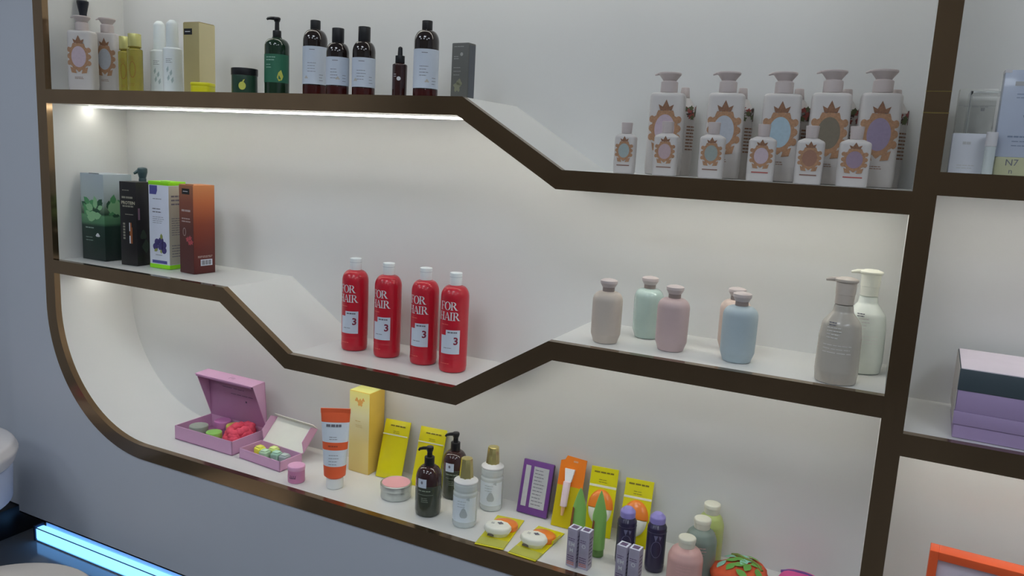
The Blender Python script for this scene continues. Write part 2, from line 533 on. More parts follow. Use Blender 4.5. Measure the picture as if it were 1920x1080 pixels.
def ornate_small(label, x, y, z, h, w, colour, ink, rz=0):
    t = thing('small_bottle', label, 'bottle', (x, y, z), rz, 'small crowned bottles on the upper shelf')
    k = h / .093
    hw, hd, hb = w / 2, w / 2 * .7, .073 * k
    mk('body', lathe(rnd([(0, 0), (hw * .97, 0, .002), (hw, hb * .3, .01), (hw, hb * .93, .006), (hw * .5, hb, .002), (.009 * k, hb), (0, hb)], 4), 40, .7, 4), IVORY, t)
    mk('cap', lathe(rnd([(0, hb), (.0092 * k, hb, .0006), (.0104 * k, h, .001), (0, h)], 3), 28), CAPIV, t)
    sf = lambda vf, off: lay(vf, hw, hd, 4, off)
    medallion(t, 0, hb * .57, w * .86, hb * .56, colour, GOLDP, sf)
    mk('print_line', sf(R2(-w * .3, w * .3, hb * .19, hb * .215, 6), .0005), ink, t)
    return t
MED = lambda n, r, g, b: mat('medallion_' + n, S(*[.75 * q + .25 * (r + g + b) / 3 for q in (r, g, b)]), 0.45, var=.1, scale=200)
m_lil, m_pal, m_blu, m_olv, m_pur = MED('lilac', 165, 145, 158), MED('pale', 150, 155, 165), MED('blue', 135, 160, 175), MED('olive', 105, 95, 78), MED('purple', 128, 112, 142)
m_teal, m_pnk, m_grn, m_rose, m_brn, m_vio = MED('teal', 130, 145, 145), MED('pink', 160, 135, 140), MED('sage', 125, 135, 130), MED('rose', 165, 145, 155), MED('brown', 140, 95, 75), MED('violet', 130, 108, 130)
RED_INK = mat('red_ink', S(150, 75, 70), .5)
BRN_INK = mat('brown_ink', S(115, 85, 75), .5)
# five large pump bottles on the right of the upper shelf
for (x, h, c, lb) in [(1.583, .186, m_lil, 'white pump bottle with pale lilac crowned medallion, leftmost of the row'),
                      (1.689, .187, m_pal, 'white pump bottle with pale grey-white crowned medallion, second in the row'),
                      (1.784, .187, m_blu, 'white pump bottle with sky blue crowned medallion, middle of the row'),
                      (1.862, .190, m_olv, 'white pump bottle with olive brown crowned medallion'),
                      (1.938, .191, m_pur, 'white pump bottle with purple crowned medallion, beside the upright')]:
    ornate_pump(lb, x, .135, Z_TR, h, .065, c, 8)
for (x, h, w, c, ik, lb) in [(1.535, .089, .038, m_teal, BRN_INK, 'small white bottle with teal medallion standing alone at the left end'),
                             (1.609, .093, .042, m_pnk, BRN_INK, 'small white bottle with dusty pink medallion before the leftmost pump bottle'),
                             (1.689, .094, .042, m_grn, BRN_INK, 'small white bottle with sage green medallion'),
                             (1.771, .093, .044, m_rose, RED_INK, 'small white bottle with pale rose medallion and red print line'),
                             (1.846, .093, .043, m_brn, BRN_INK, 'small white bottle with brown medallion'),
                             (1.912, .094, .047, m_vio, RED_INK, 'small white bottle with violet medallion nearest the upright')]:
    ornate_small(lb, x, .055, Z_TR, h, w, c, ik, 6)
# slim floral bottles half hidden behind them
FLOR = [mat('flower_dark', S(70, 55, 50), .5), mat('flower_red', S(135, 70, 65), .5), mat('flower_green', S(80, 85, 60), .5)]
for i, (x, w) in enumerate([(1.5975, 'leftmost pump bottle'), (1.704, 'second pump bottle'), (1.802, 'middle pump bottle'), (1.881, 'fourth pump bottle'), (1.958, 'rightmost pump bottle')]):
    t = thing('floral_bottle', 'white bottle with dark flower print peeking out behind the ' + w, 'bottle', (x, .195, Z_TR), 20, 'flower print bottles behind the pump bottles')
    mk('body', lathe(rnd([(0, 0), (.0205, 0, .002), (.0215, .03, .01), (.0215, .125, .006), (.012, .142, .004), (.009, .145), (0, .145)], 5), 36, .8, 2.6), IVORY, t)
    mk('cap', lathe(rnd([(0, .1452), (.0095, .1452, .0006), (.0075, .164, .002), (0, .164)], 3), 24), CAPIV, t)
    rg = random.Random(i)
    for c, m in enumerate(FLOR):
        sh = []
        for q in range(7):
            s, zz = rg.uniform(-.02, .03), rg.uniform(.108, .128)
            sh.append(disc2(s, zz, .005, .0045, 10, 1, 5, .25))
        mk('flower_print', wrap(join(*sh), .0215, .0008 + c * .0002, .3, .8, 2.6), m, t)
    mk('print_line', wrap(lines2(.0, .03, .09, 8, .006, .0025, i), .0215, .0007, .2, .8, 2.6), GOLDD, t)

# ---- left end of the upper shelf
ornate_pump('white crowned pump bottle nearest the left post on the top shelf', .083, .045, Z_TL, .186, .066, m_lil, 28, 'crowned pump bottles at the left end')
ornate_pump('white crowned pump bottle half hidden behind the leftmost one', .088, .112, Z_TL, .192, .060, m_pal, 28, 'crowned pump bottles at the left end')
t = thing('slim_bottle', 'tall slim black bottle rising behind the leftmost crowned pump bottle', 'bottle', (.020, .094, Z_TL))
mk('body', cyl(.011, 0, .17, .002), PLASTIC_B, t)
mk('cap', lathe(rnd([(0, .17), (.010, .17, .001), (.009, .20), (.0145, .228, .001), (.0145, .232), (0, .232)], 3), 24), mat('navy_black_plastic', (.012, .014, .022), .35), t)
mk('cap_tip', lathe(rnd([(0, .232), (.011, .232), (.009, .25, .002), (0, .25)], 3), 20), mat('grey_plastic', S(120, 120, 115), .4), t)
GOIL = mat('golden_oil', S(134, 124, 50), 0.18, var=.12, scale=60, coat=.4)
GCAP = mat('pale_gold_cap', S(190, 185, 120), 0.22, metal=.55)
for x, y, h, lb in [(.165, .105, .142, 'golden oil bottle with gold cap, the one further left'), (.250, .065, .141, 'golden oil bottle with gold cap, beside the white bottles')]:
    t = thing('oil_bottle', lb, 'bottle', (x, y, Z_TL), 30, 'golden oil bottles')
    mk('body', lathe(rnd([(0, 0), (.018, 0, .002), (.018, .104, .003), (.012, .107, .001), (.011, .109), (0, .109)], 4), 36), GOIL, t)
    mk('cap', cyl(.0152, .108, h, .0008), GCAP, t)
    mk('cap_ring', cyl(.0156, .1085, .111, .0004), mat('brown_gold', S(110, 95, 30), .3, metal=.5), t)
    mk('label_print', wrap(join(lines2(-.008, .008, .085, 3, .004, .0012, 2), ring2(0, .055, .006, .018, .0075, .02, 20), lines2(-.008, .008, .02, 2, .004, .001, 5)), .018), mat('ochre_ink', S(125, 85, 20), .5), t)
MILK = mat('milky_plastic', S(196, 202, 212), 0.28, var=.03, coat=.3)
for x, y, h, lb in [(.262, .128, .182, 'tall white bottle with domed cap, left of the white pair'), (.350, .092, .176, 'tall white bottle with domed cap, right of the white pair')]:
    t = thing('lotion_bottle', lb, 'bottle', (x, y, Z_TL), 30, 'tall white domed bottles')
    mk('body', lathe(rnd([(0, 0), (.0225, 0, .002), (.0225, .108, .004), (.014, .112, .001), (0, .112)], 4), 36), MILK, t)
    mk('cap', lathe(rnd([(0, .1115), (.0150, .1115, .0006), (.0135, h - .008, .012), (.006, h, .004), (0, h)], 6), 32), MILK, t)
    mk('leaf_print', wrap(join(*[poly2([(a, b), (a + .004, b + .006), (a + .003, b + .016), (a - .002, b + .008)]) for a, b in [(-.004, .03), (.002, .042), (-.006, .05), (.005, .025)]]), .0225), mat('pale_leaf_ink', S(150, 165, 165), .5), t)
    mk('label_print', wrap(lines2(-.009, .009, .082, 3, .004, .001, 9), .0225), INK, t)
KRAFT = mat('gold_card', S(154, 142, 98), 0.42, var=.04)
t = thing('carton', 'tall pale gold carton with small black label on the top shelf', 'box', (.432, .10, Z_TL), 2)
mk('box_body', box(-.025, .025, -.025, .025, 0, .166, .0008), KRAFT, t)
mk('label', face(R2(-.022, .004, .138, .152), 'f', .025, .025), mat('black_label', (.015, .015, .015), .4), t)
mk('label_print', face(lines2(-.018, 0, .144, 1, .003, .002, 4), 'f', .025, .025, .0007), INKW, t)
mk('side_panel', face(R2(-.0248, .0248, .001, .165), 'r', .025, .025, .0003), mat('pale_gold_side', S(182, 172, 134), .42), t)
mk('top_flap', box(-.0235, .0235, -.0235, .0235, .166, .1672), mat('brown_gold_card', S(140, 120, 80), .45), t)
t = thing('soap_tin', 'small bright yellow rounded box before the gold carton', 'box', (.503, .045, Z_TL), 20)
mk('base', cyl(.0232, 0, .016, .0015, 40, .9, 4.5), mat('lemon_plastic', S(190, 185, 25), .35), t)
mk('lid', cyl(.0240, .0155, .024, .003, 40, .9, 4.5), mat('lemon_plastic'), t)
DGREEN = mat('dark_green_plastic', S(32, 58, 44), .28)
t = thing('cosmetic_jar', 'dark green jar with black lid and pale apple print', 'jar', (.608, .07, Z_TL), 22)
mk('body', cyl(.0285, 0, .044, .002, 40), DGREEN, t)
mk('lid', cyl(.0295, .043, .059, .0015, 40), PLASTIC_B, t)
YLEAF = mat('lime_print', S(165, 168, 75), .5)
mk('apple_print', wrap(join(disc2(.006, .019, .008, .009, 16, 2), poly2([(.006, .028), (.009, .027), (.012, .034), (.008, .032)])), .0285), YLEAF, t)
GGLASS = mat('green_glass', S(22, 42, 28), 0.12, var=.2, coat=.5)
t = thing('pump_bottle', 'dark green pump bottle with leaf-printed green label', 'bottle', (.677, .10, Z_TL), 26)
mk('body', lathe(rnd([(0, 0), (.0270, 0, .002), (.0275, .006)], 4) + dome(.0275, .110, .011, .1285) + [(.011, .131), (0, .131)], 40), GGLASS, t)
lb = mk('label', wrap(R2(-.04, .04, .03, .092, 20), .0275, .0004), mat('green_label', S(38, 92, 70), .45), t)
mk('drop_print', wrap(poly2([(.012, .033), (.019, .036), (.022, .044), (.017, .058), (.011, .052), (.008, .041)]), .0275, .0008), YLEAF, lb)
mk('label_print', wrap(join(lines2(-.018, .006, .084, 2, .006, .002, 1), lines2(-.018, 0, .068, 2, .006, .0015, 2)), .0275, .0008), mat('pale_green_ink', S(130, 165, 150), .5), lb)
pump(t, .129, .0095, .017, PLASTIC_B, .008, .007, .022, .022, -70)
DGLASS = mat('dark_brown_glass', S(28, 20, 18), 0.10, var=.2, coat=.6)
AMBER = mat('amber_base', S(52, 18, 16), 0.12, var=.3)
def brown_bottle(label, x, y, h, w, cap_w, cap_h, l0, l1, seed, rz=25):
    t = thing('shampoo_bottle', label, 'bottle', (x, y, Z_TL), rz, 'dark bottles with white labels on the top shelf')
    r, hb = w / 2, h - cap_h
    mk('body', lathe(rnd([(0, 0), (r * .98, 0, .002), (r, .006)], 4) + dome(r, hb - r * .92, cap_w / 2 * .96, hb - .0005) + [(cap_w / 2 * .9, hb + .002), (0, hb + .002)], 40), DGLASS, t)
    mk('amber_foot', lathe(rnd([(r * .985, .0015), (r * 1.004, .004), (r * 1.004, l0 * h * .9), (r * .985, l0 * h)], 3), 40), AMBER, t)
    mk('cap', cyl(cap_w / 2, hb, h, .0012), PLASTIC_B, t)
    lb = mk('label', wrap(R2(-r * 2.0, r * 2.0, l0 * h, l1 * h, 24), r, .0005), LABW, t)
    mk('label_print', wrap(join(lines2(-.010, .010, l0 * h + (l1 - l0) * h * .55, 4, .006, .001, seed), lines2(.016, .026, l0 * h + .02, 3, .006, .001, seed + 3)), r, .0009), INK, lb)
    mk('header_print', wrap(R2(-.006, .006, l1 * h - .008, l1 * h - .0068, 4), r, .0009), INK, lb)
    mk('emblem_print', wrap(disc2(-.013 if seed % 2 else .006, l0 * h + .014, .004, .003, 10, 1, 3, .4), r, .0009), mat('tan_ink', S(160, 156, 150), .5), lb)
    return t
brown_bottle('tall dark bottle with white label, beside the green pump bottle', .775, .115, .168, .054, .0225, .020, .17, .655, 1)
brown_bottle('shorter dark bottle with white label, in front of the tall one', .879, .065, .141, .048, .0255, .030, .16, .57, 2)
brown_bottle('shorter dark bottle with white label, standing clear between its neighbours', .940, .075, .144, .048, .0255, .030, .14, .555, 3)
brown_bottle('tall dark bottle with white label, next to the grey carton', 1.082, .095, .156, .051, .0215, .0185, .135, .63, 4)
t = thing('dropper_bottle', 'small brown dropper bottle with black rubber bulb', 'bottle', (1.021, .09, Z_TL), 20)
mk('body', lathe(rnd([(0, 0), (.0152, 0, .0015), (.0155, .069, .003), (.009, .072, .001), (0, .072)], 4), 32), mat('brown_glass', S(45, 22, 20), .12, coat=.5), t)
mk('collar', cyl(.0098, .072, .087, .0008), PLASTIC_B, t)
mk('bulb', lathe(rnd([(0, .086), (.0052, .086), (.0045, .104, .004), (0, .106)], 5), 20), PLASTIC_B, t)
mk('seal_print', wrap(disc2(.002, .040, .0042, .0042, 16, 2), .0155), INKW, t)
mk('label_print', wrap(lines2(-.009, -.003, .048, 2, .004, .001, 3), .0155), INKW, t)
GREYC = mat('grey_card', S(84, 84, 80), .5)
t = thing('carton', 'dark grey carton at the edge of the upper step', 'box', (1.179, .08, Z_TL), -4)
mk('box_body', box(-.020, .020, -.013, .013, 0, .108, .002), GREYC, t)
mk('side_panel', face(R2(-.0105, .0105, .004, .104), 'r', .020, .013), mat('blue_grey_card', S(76, 80, 86), .5), t)
mk('label_print', face(join(disc2(.004, .086, .0035, .0035, 12, 1), lines2(-.014, .01, .1, 1, .004, .0012, 1), lines2(-.014, .002, .081, 2, .004, .0012, 2), lines2(-.014, .004, .06, 3, .007, .001, 3)), 'f', .020, .013), mat('silver_ink', S(140, 140, 135), .5), t)
mk('leaf_print', face(join(disc2(-.004, .024, .008, .01, 14, 1, 5, .3), disc2(.001, .032, .006, .006, 12, 1, 3, .3)), 'f', .020, .013), mat('sage_ink', S(112, 112, 92), .5), t)

# ---- cartons at the left of the middle shelf
def carton(label, x0, y0, wx, wy, h, m, rz=0):
    t = thing('carton', label, 'box', (x0 + wx / 2, y0 + wy / 2, Z_M), rz)
    mk('box_body', box(-wx / 2, wx / 2, -wy / 2, wy / 2, 0, h, .0008), m, t)
    return t, wx / 2, wy / 2
GC = grad('green_carton_print', [(0, S(26, 36, 34)), (.40, S(30, 50, 42)), (.44, S(70, 110, 80)), (.52, S(85, 128, 92)), (.54, S(40, 62, 46)), (.60, S(90, 110, 90)), (.70, S(140, 150, 148)), (1, S(142, 152, 158))], 0, .23)
t, a, b = carton('tall carton printed with green leaves over a dark base', .022, .066, .092, .085, .23, GC)
LF = [mat('leaf_print_dark', S(38, 72, 52), .5), mat('leaf_print_mid', S(72, 128, 84), .5), mat('leaf_print_light', S(118, 160, 118), .5)]
rg = random.Random(4)
def leaf(cx, cz, L, ang):
    c, s = math.cos(ang), math.sin(ang)
    P = [(0, 0), (.3, .28), (.65, .26), (1, 0), (.65, -.26), (.3, -.28)]
    return poly2([(cx + L * (u * c - v * s), cz + L * (u * s + v * c)) for u, v in P])
for k, m in enumerate(LF):
    for side, hw in (('f', a), ('r', b)):
        sh = [leaf(rg.uniform(-hw * .75, hw * .5), rg.uniform(.115, .150), rg.uniform(.022, .034), rg.uniform(-.2, 3.0)) for _ in range(9)]
        sh = [q for q in sh if max(abs(p[0]) for p in q[0]) < hw]
        for n_, q in enumerate(sh):
            mk('leaf_print', face(q, side, a, b, .0004 + .0003 * k + .00003 * n_), m, t)
mk('label_print', face(join(lines2(-.03, .005, .085, 1, .01, .003, 1), lines2(-.03, .01, .060, 2, .008, .0015, 2)), 'f', a, b), mat('pale_ink', S(120, 140, 130), .5), t)
mk('emblem_print', face(disc2(.018, .068, .008, .005, 10, 1, 3, .2), 'f', a, b), INKW, t)
mk('tab_slot', box(-.012, .024, -.0415, -.0375, .2298, .2312), BLK, t)
BC = mat('black_card', S(26, 24, 25), .38)
t, a, b = carton('slim black carton with pale stacked lettering', .174, .068, .055, .05, .217, BC, 6)
mk('lettering', face(text2('PROTEIN', .0112, .001, .1625, bold=.0002), 'f', a, b), mat('cream_ink', S(165, 160, 140), .5), t)
mk('label_print', face(join(lines2(-.018, .006, .194, 1, .005, .002, 1), lines2(-.02, .022, .174, 1, .005, .005, 2, .1), lines2(-.018, .02, .152, 1, .005, .004, 3, .1), lines2(-.01, .02, .132, 1, .005, .002, 4)), 'f', a, b), mat('dull_ink', S(120, 118, 105), .5), t)
mk('vertical_print', face(join(*[R2(-.018, -.011, .068 + k * .0075, .073 + k * .0075) for k in range(6)]), 'f', a, b), mat('dull_ink'), t)
mk('bottle_print', face(join(R2(.004, .013, .058, .1), R2(.0065, .0105, .1, .112)), 'f', a, b), mat('orange_brown_print', S(130, 75, 40), .5), t)
mk('glint_print', face(join(R2(.003, .007, .058, .078), R2(.003, .006, .09, .112)), 'f', a, b, .0007), INKW, t)
mk('side_print', face(join(disc2(-.004, .08, .01, .012, 12, 1, 3, .2), disc2(.004, .05, .012, .016, 12, 1, 4, .2)), 'r', a, b), mat('dark_leaf_ink', S(42, 52, 42), .5), t)
mk('side_glint', face(R2(-.02, -.014, .12, .15), 'r', a, b), mat('mauve_glint', S(110, 85, 100), .5), t)  # glint on the carton's side painted as a mauve patch
WC = mat('white_card', S(186, 190, 202), .45)
LIME = mat('lime_card', S(130, 200, 30), .4)
t, a, b = carton('white carton with lime green top and blueberry picture', .259, .087, .070, .055, .214, WC, 2)
for nm, z0, z1 in (('lime_foot', 0, .011), ('lime_top', .214, .2235)):
    mk(nm, box(-a - .0003, a + .0003, -b - .0003, b + .0003, z0, z1, .0006), LIME, t)
mk('tab_slot', box(.004, .034, -b + .004, -b + .008, .2230, .2242), BLK, t)
BLUEB = mat('blueberry_ink', S(58, 52, 98), .5)
mk('fruit_print', face(join(*[disc2(x, z, .009, .009, 14, 1) for x, z in [(-.008, .068), (.006, .072), (.016, .062), (-.014, .056), (.004, .056), (.016, .048)]]), 'f', a, b), BLUEB, t)
mk('leaf_print', face(join(leaf(.008, .075, .016, 1.6), leaf(-.006, .05, .014, 3.6), leaf(.004, .05, .012, 5)), 'f', a, b, .0007), mat('olive_leaf_ink', S(120, 128, 70), .5), t)
mk('banner_print', face(R2(-.026, .026, .013, .021), 'f', a, b), mat('violet_ink', S(72, 72, 130), .5), t)
mk('badge_print', face(poly2([(-.031, .190), (-.008, .190), (-.004, .200), (-.004, .2125), (-.031, .2125)]), 'f', a, b), mat('violet_ink'), t)
mk('label_print', face(join(lines2(-.02, .012, .178, 1, .006, .0016, 1), lines2(-.022, .02, .152, 2, .008, .0025, 2), lines2(-.022, .02, .132, 4, .005, .001, 3), lines2(-.014, .012, .034, 1, .004, .0014, 4)), 'f', a, b), INK, t)
mk('side_panel', face(R2(-b, b, .012, .213), 'r', a, b, .0003), mat('beige_card', S(158, 156, 142), .45), t)
mk('side_print', face(join(lines2(-.02, .02, .185, 3, .01, .004, 5), lines2(-.02, .02, .13, 8, .006, .0015, 6), lines2(-.02, .02, .06, 5, .007, .002, 7)), 'r', a, b, .0006), INK, t)
OC = grad('orange_brown_print_gradient', [(0, S(72, 26, 24)), (.3, S(92, 38, 32)), (.55, S(118, 54, 36)), (.8, S(158, 86, 50)), (1, S(176, 112, 68))], 0, .223)
OF = grad('brown_front_print', [(0, S(66, 32, 32)), (.5, S(84, 48, 42)), (.8, S(120, 68, 52)), (1, S(148, 98, 70))], 0, .223)
t, a, b = carton('orange to dark brown carton with barcode, nearest the step', .376, .081, .055, .062, .222, OC, -6)
mk('front_panel', face(R2(-a, a, .001, .221), 'f', a, b, .0003), OF, t)
mk('label', face(R2(-.016, .014, .198, .212), 'f', a, b, .0005), mat('black_label'), t)
mk('label_print', face(lines2(-.011, .009, .204, 1, .003, .002, 1), 'f', a, b, .0008), INKW, t)
mk('front_print', face(join(lines2(-.018, .022, .155, 1, .005, .005, 2, .1), lines2(-.018, .018, .136, 2, .007, .003, 3), ring2(-.008, .104, .0045, .009, .006, .0105, 16)), 'f', a, b, .0006), mat('pale_pink_ink', S(160, 140, 135), .5), t)
mk('fruit_print', face(join(*[disc2(x, z, .006, .006, 10, 1, 5, .3) for x, z in [(.004, .086), (.014, .09), (.012, .078), (.02, .08)]]), 'f', a, b, .0006), mat('berry_ink', S(160, 70, 75), .5), t)
mk('barcode_label', face(R2(-.012, .022, .020, .036), 'r', a, b, .0005), mat('white_card'), t)
mk('barcode_print', face(join(*[R2(-.010 + .003 * k, -.010 + .003 * k + (.0018 if k % 3 else .001), .022, .034) for k in range(10)]), 'r', a, b, .0008), PLASTIC_B, t)
mk('side_print', face(lines2(-.020, .024, .044, 2, .003, .0014, 4, .1), 'r', a, b, .0006), mat('pale_pink_ink'), t)
mk('tab_slot', box(-.006, .022, -b + .003, -b + .006, .2215, .2232), BLK, t)
TEALD = mat('dark_teal_plastic', S(45, 62, 66), .3)
t = thing('pump_bottle', 'dark teal pump bottle hidden behind the black carton, only its head showing', 'bottle', (.150, .157, Z_M), 10)
mk('body', lathe(rnd([(0, 0), (.027, 0, .002), (.027, .17, .014), (.011, .192, .003), (0, .194)], 6), 36), TEALD, t)
mk('collar', cyl(.0095, .192, .222, .001), TEALD, t)
mk('pump_head', lathe(rnd([(0, .222), (.0085, .222), (.0125, .238, .004), (.0125, .250, .005), (0, .252)], 5), 28), TEALD, t)
mk('spout', tube([(0, 0, .241), (-.009, -.006, .241), (-.018, -.011, .234)], [.006, .0055, .003], 10), TEALD, t)

# ---- four red shampoo bottles
RED = mat('red_plastic', S(164, 24, 40), 0.30, var=.04, coat=.25)
REDL = mat('red_groove', S(120, 16, 28), .4)
CAPW = mat('white_cap_plastic', S(196, 202, 210), .4)
def glyph(ch):
    st = lambda x, w=.15, z0=0, z1=1: R2(x, x + w, z0, z1)
    sf = lambda x, z, w=.34, h=.055: R2(x - w / 2, x + w / 2, z, z + h)
    if ch == 'F':
        return join(st(.12), sf(.195, 0), R2(.03, .66, .945, 1.0), R2(.61, .66, .80, .96), R2(.2, .50, .49, .54), R2(.46, .5, .42, .61)), .74
    if ch == 'O':
        return ring2(.44, .5, .24, .46, .42, .52, 28), .92
    if ch == 'R':
        return join(st(.12), sf(.195, 0), R2(.03, .3, .945, 1.0), ring2(.32, .74, .20, .21, .37, .26, 14, t0=0, t1=PI), poly2([(.34, .5), (.52, .5), (.86, 0), (.66, 0)]), R2(.64, .92, 0, .05), R2(.2, .4, .48, .53)), .93
    if ch == 'H':
        return join(st(.12), st(.66), sf(.195, 0), sf(.195, .945), sf(.735, 0), sf(.735, .945), R2(.2, .7, .49, .545)), .96
    if ch == 'A':
        return join(poly2([(.10, 0), (.16, 0), (.46, .95), (.42, 1.0)]), poly2([(.62, 0), (.80, 0), (.50, 1.0), (.40, 1.0)]), R2(.24, .62, .30, .35), sf(.13, 0, .26), sf(.71, 0, .32)), .88
    if ch == 'I':
        return join(st(.12), sf(.195, 0), sf(.195, .945)), .42
def word(s, x, z, h):
    out = []
    for ch in s:
        g, w = glyph(ch)
        out.append(([(x + p[0] * h, 0, z + p[2] * h) for p in g[0]], g[1]))
        x += w * h * .86
    return join(*out)
def red_bottle(label, x, y, rz):
    t = thing('shampoo_bottle', label, 'bottle', (x, y, Z_MM), rz, 'red shampoo bottles in the trough')
    r = .0300
    mk('body', lathe(rnd([(0, 0), (r * .95, 0, .005), (r, .012, .004), (r * .985, .030, .002), (r, .034, .002), (r, .05)], 7) + dome(r, .160, .0136, .1845) + [(.0125, .186), (0, .186)], 44), RED, t)
    mk('cap', lathe(rnd([(0, .1845), (.0128, .1845, .0006), (.0133, .212, .0014), (0, .2125)], 3), 32), CAPW, t)
    mk('cap_line', cyl(.01335, .203, .2037, .0001), mat('cap_seam', S(150, 156, 165), .5), t)
    mk('lettering', wrap(join(word('FOR', -.0250, .136, .0175), word('HAIR', -.0285, .114, .0175)), r, .0005, 0.0), INKW, t)
    mk('small_print', wrap(lines2(-.021, .006, .104, 1, .004, .0016, 2), r, .0005), mat('coral_ink', S(190, 90, 80), .5), t)
    lb = mk('label', wrap(join(R2(-.020, -.008, .042, .082, 4), R2(-.008, .0225, .042, .0935, 10)), r, .0006), LABW, t)
    mk('number_print', wrap(text2('3', .022, .0140, .0695, bold=.0006), r, .0011), mat('maroon_ink', S(110, 28, 50), .5), lb)
    mk('label_print', wrap(join(lines2(-.004, .017, .087, 1, .004, .003, 1, .1), lines2(-.012, .014, .054, 1, .004, .0012, 2)), r, .0010), INK, lb)
    mk('foot_print', wrap(lines2(-.02, .004, .020, 1, .004, .0014, 3), r, .0008), mat('coral_ink'), t)
red_bottle('red shampoo bottle with white cap, furthest left in the trough', .890, .126, 9)
red_bottle('red shampoo bottle with white cap, second from the left', .985, .121, 4)
red_bottle('red shampoo bottle with white cap, third from the left', 1.083, .121, 6)
red_bottle('red shampoo bottle with white cap, nearest the rising step', 1.166, .108, 12)

# ---- pastel bottles
def pastel(label, x, y, m, h=.121, w=.056, gloss=None):
    t = thing('pastel_bottle', label, 'bottle', (x, y, Z_M), 0, 'pastel bottles on the raised middle shelf')
    r, k = w / 2, h / .121
    mk('body', lathe(rnd([(0, 0), (r * .80, 0, .002), (r * .86, .006 * k, .004), (r * .985, .016 * k, .012), (r, .05 * k)], 6) + dome(r, .078 * k, .0112, .0958 * k, 9, .8) + [(.0105, .101 * k), (0, .101 * k)], 44), gloss or m, t)
    mk('neck_ring', cyl(.0112, .0955 * k, .1045 * k, .001), mat('taupe_ring', S(120, 108, 104), .4), t)
    mk('cap', lathe(rnd([(0, .104 * k), (.0118, .104 * k), (.0160, .1115 * k, .002), (.0160, .1165 * k, .001), (.012, .1185 * k, .002), (0, h)], 4), 36), CAPIV, t)
    return t
pastel('beige pastel bottle, leftmost on the raised part', 1.520, .064, mat('pastel_beige', S(168, 158, 148), .42))
pastel('mint green glossy pastel bottle standing at the back', 1.572, .155, mat('pastel_mint', S(152, 170, 163), .16, coat=.6))
pastel('dusty pink pastel bottle in front of the mint one', 1.640, .083, mat('pastel_pink', S(166, 147, 146), .42), .121, .058)
pastel('peach pastel bottle mostly hidden behind the blue one', 1.737, .158, mat('pastel_peach', S(178, 160, 150), .42), .119)
pastel('light blue pastel bottle at the front', 1.760, .078, mat('pastel_blue', S(146, 159, 165), .42), .124, .060)
def pump_lotion(label, x, y, m, mp, h, rz):
    t = thing('pump_bottle', label, 'bottle', (x, y, Z_M), rz, 'lotion pump bottles beside the upright')
    k = h / .172
    mk('body', lathe(rnd([(0, 0), (.0315 * k, 0, .003), (.0335 * k, .02 * k, .02), (.0325 * k, .075 * k, .02), (.0295 * k, .098 * k, .016), (.0160 * k, .116 * k, .008), (.0140 * k, .128 * k, .003), (0, .129 * k)], 7), 44, .86), m, t)
    mk('collar', lathe(rnd([(0, .1285 * k), (.0145 * k, .1285 * k, .0008), (.0145 * k, .144 * k, .001), (.0150 * k, .1445 * k), (.0155 * k, .165 * k, .001), (0, .165 * k)], 3), 32), mp, t)
    hd = mk('pump_head', lathe(rnd([(0, .1645 * k), (.0175 * k, .1645 * k, .0012), (.0185 * k, .1690 * k, .002), (.010 * k, .1718 * k, .002), (0, .172 * k)], 4), 32), mp, t)
    mk('spout', tube([(-.010 * k, 0, .1675 * k), (-.022 * k, 0, .1672 * k), (-.031 * k, 0, .1655 * k)], [.0042, .0036, .0022], 10), mp, hd)
    mk('label_print', wrap(join(lines2(-.020, .004, .092 * k, 4, .0055, .0014, 3), lines2(-.024, .022, .064 * k, 3, .006, .001, 4, .1)), .0325 * k, .001, 0, .86), mat('white_soft_ink', S(195, 192, 188), .4), t)
    mk('brand_print', wrap(lines2(-.017, -.002, .100 * k, 2, .004, .0016, 5), .0305 * k, .0018, 0, .86), INK, t)
BEI = mat('greige_plastic', S(158, 152, 142), 0.2, coat=.4)
pump_lotion('greige pump bottle with ribbed lettering beside the upright', 1.925, .042, BEI, mat('greige_pump', S(168, 158, 148), .35), .172, 0)
pump_lotion('white pump bottle behind the greige one', 1.957, .146, mat('milk_white_plastic', S(198, 202, 194), .25, coat=.3), mat('cream_white_pump', S(200, 200, 188), .35), .177, 8)

# ---- bottom shelf: pink gift boxes
PINK = mat('pink_card', S(180, 140, 168), .5, var=.03)
PINKI = mat('pink_card_shaded', S(150, 104, 136), .55, var=.05)  # pink card darkened to purple, shade inside the boxes put into the colour
def tray(t, W, D, H, m, mi, th=.0022):
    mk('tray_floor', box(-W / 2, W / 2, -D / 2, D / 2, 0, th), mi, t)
    mk('front_wall', box(-W / 2, W / 2, -D / 2, -D / 2 + th, 0, H, .0004, 1), m, t)
    mk('back_wall', box(-W / 2, W / 2, D / 2 - th, D / 2, 0, H, .0004, 1), m, t)
    for s in (-1, 1):
        mk('side_wall', box(min(s * W / 2, s * (W / 2 - th)), max(s * W / 2, s * (W / 2 - th)), -D / 2, D / 2, 0, H, .0004, 1), m, t)
PX, PY, PW, PD = .4535, .136, .207, .122
t = thing('gift_box', 'large pink cardboard gift box standing open with its lid up', 'box', (PX, PY, 0), -1)
tray(t, PW, PD, .037, PINK, PINKI)
lid = thing('lid', None, None, (0, PD / 2 - .002, .037), 0, rx=4)
lid.parent = t
LH = .128
mk('lid_panel', box(-PW / 2, PW / 2, -.001, .001, 0, LH), PINKI, lid)
mk('lid_outer', box(-PW / 2, PW / 2, .001, .002, 0, LH), PINK, lid)
fl = mk('lid_front_flap', box(-PW / 2, PW / 2, -.044, .001, LH, LH + .002), PINK, lid)
mk('lid_lip', box(-PW / 2 + .004, PW / 2 - .004, -.0445, -.042, LH - .004, LH), PINKI, lid)
